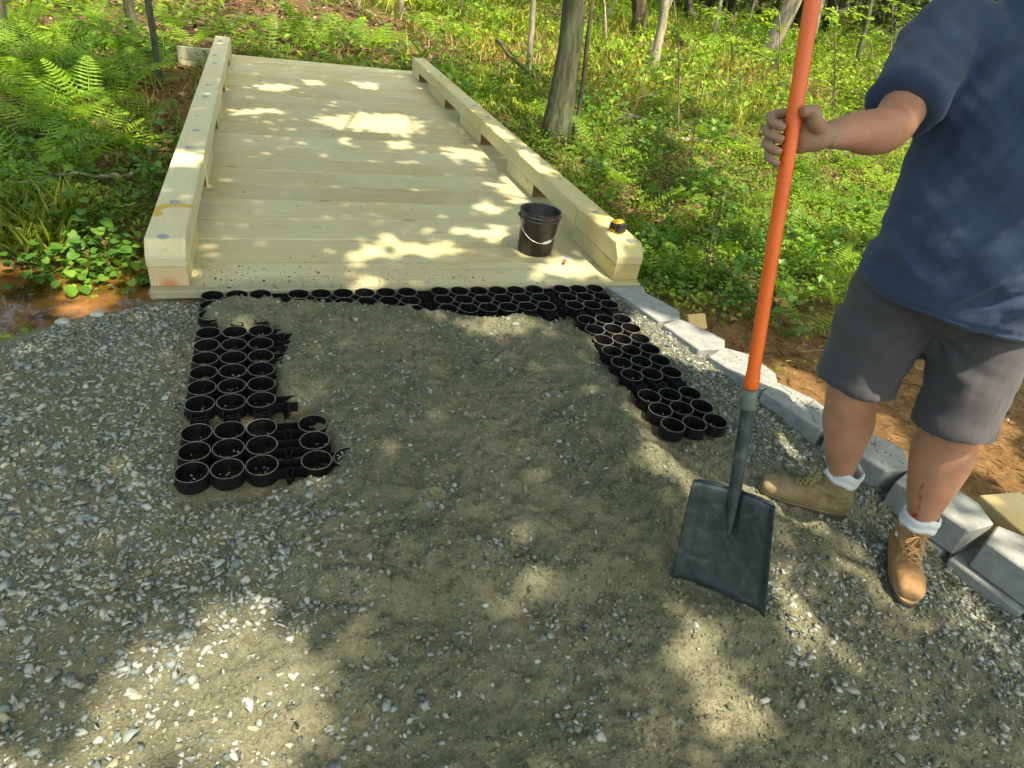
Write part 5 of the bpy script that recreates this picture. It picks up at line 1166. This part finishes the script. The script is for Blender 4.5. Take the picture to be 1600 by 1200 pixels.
# random small sun flecks elsewhere
fl=(fbm(u*3.2,v*3.2,91,3)>.52)|((fbm(u*1.8,v*1.8,92,4)>.06)&((gx<-.8)|(gx>2.3))&(gy>3.2))
KEEP=[]  # leaves left in the gaps so arm and chest stay shaded
for A_,B_,r_ in ((shR,elR,.08),(elR,wrR,.06),(wrR,G0,.05),(chest,belly+lat*.12,.12)):
    for q_ in np.linspace(0,1,7): KEEP.append((uv(A_*(1-q_)+B_*q_),r_))
for P_,r_ in ((pd(1510,300,1.75),.12),(pd(1560,210,1.7),.14),(pd(1640,220,1.7),.13),(pd(1475,420,1.75),.06)): KEEP.append((uv(P_),r_))
prot=np.zeros(nl,bool)
for (ku,kv),r_ in KEEP: prot|=np.hypot(u-ku[0],v-kv[0])<r_
bad&=~prot
edge=sst(-3.2,-2.0,gx)*sst(5.6,4.4,gx)*sst(10.5,9.0,gy)*sst(-1.2,-.4,gy)
keep=(~bad)&(~fl)&(RNG.random(nl)<.25+.75*edge); PN=P[keep]
nl=42000; gx=RNG.uniform(-12,40,nl); gy=RNG.uniform(2.5,44,nl); gz=RNG.uniform(6.5,11,nl); P=np.column_stack([gx,gy,gz*0-.3])+S*(gz/S[2])[:,None]
out=~((gx>-3)&(gx<5.4)&(gy<10)); 
sunny=np.clip(1.5*np.exp(-(((gx-7.5)/4.5)**2+((gy-14)/4.5)**2)),0,1)
dens=np.maximum(sst(.10,-.10,fbm(gx*.45,gy*.45,95,4)),.9*sst(18,22,gy))*.92*(1-sunny)
keep=out&(RNG.random(nl)<dens); PF=P[keep]
# unseen trees added to carry the shading crowns, behind and beside the viewpoint
for (x,y,lab) in ((4.6,-4.2,'unseen tree added for canopy shade, behind the viewpoint on the right'),(.2,-5.2,'unseen tree added for canopy shade, behind the viewpoint'),(6.6,-1.2,'unseen tree added for canopy shade, right of the worker out of the picture'),(-5.0,-.5,'unseen tree added for canopy shade, left of the path out of the picture'),(-6.5,5.0,'unseen tree added for canopy shade, on the left bank out of the picture')):
    z=Hs(x,y); t=thing('tree',lab,'tree',(x,y,z)); trunk_mesh('trunk',np.zeros(3),np.array([RNG.normal(0,.4),RNG.normal(0,.4),7.5]),.20,.12,M['bark'],t,1.6); TREES.append([t,np.array([x,y,z]),np.array([0,0,7.5]),7.5])
ALL=np.concatenate([PN,PF]); SZ=np.concatenate([RNG.uniform(.10,.17,len(PN)),RNG.uniform(.30,.50,len(PF))])
big=[t for t in TREES if t[3]>=6.9]
C=np.array([t[1]+t[2]/np.linalg.norm(t[2])*t[3] for t in big]); d=np.linalg.norm(ALL[:,None,:2]-C[None,:,:2],axis=2); own=d.argmin(1)
for i,t in enumerate(big):
    k=own==i
    if k.sum()<20: continue
    Q=ALL[k]-np.array(t[0].location[:]); leaf_cloud('shade_crown',Q,SZ[k],M['canopy'],'oval',(0,.5),t[0],rnd=None)
    cl=Q.mean(0); base=t[2]/np.linalg.norm(t[2])*t[3]*.8; parts=[]
    for j in RNG.integers(0,len(Q),9): parts.append(tube([base*.8,(base+Q[j])/2+np.array([0,0,.4]),Q[j]],[.05,.03,.012],5))
    V,F=merge(parts); link('limb',mesh_py('limb',V,F,M['bark'],True),t[0])
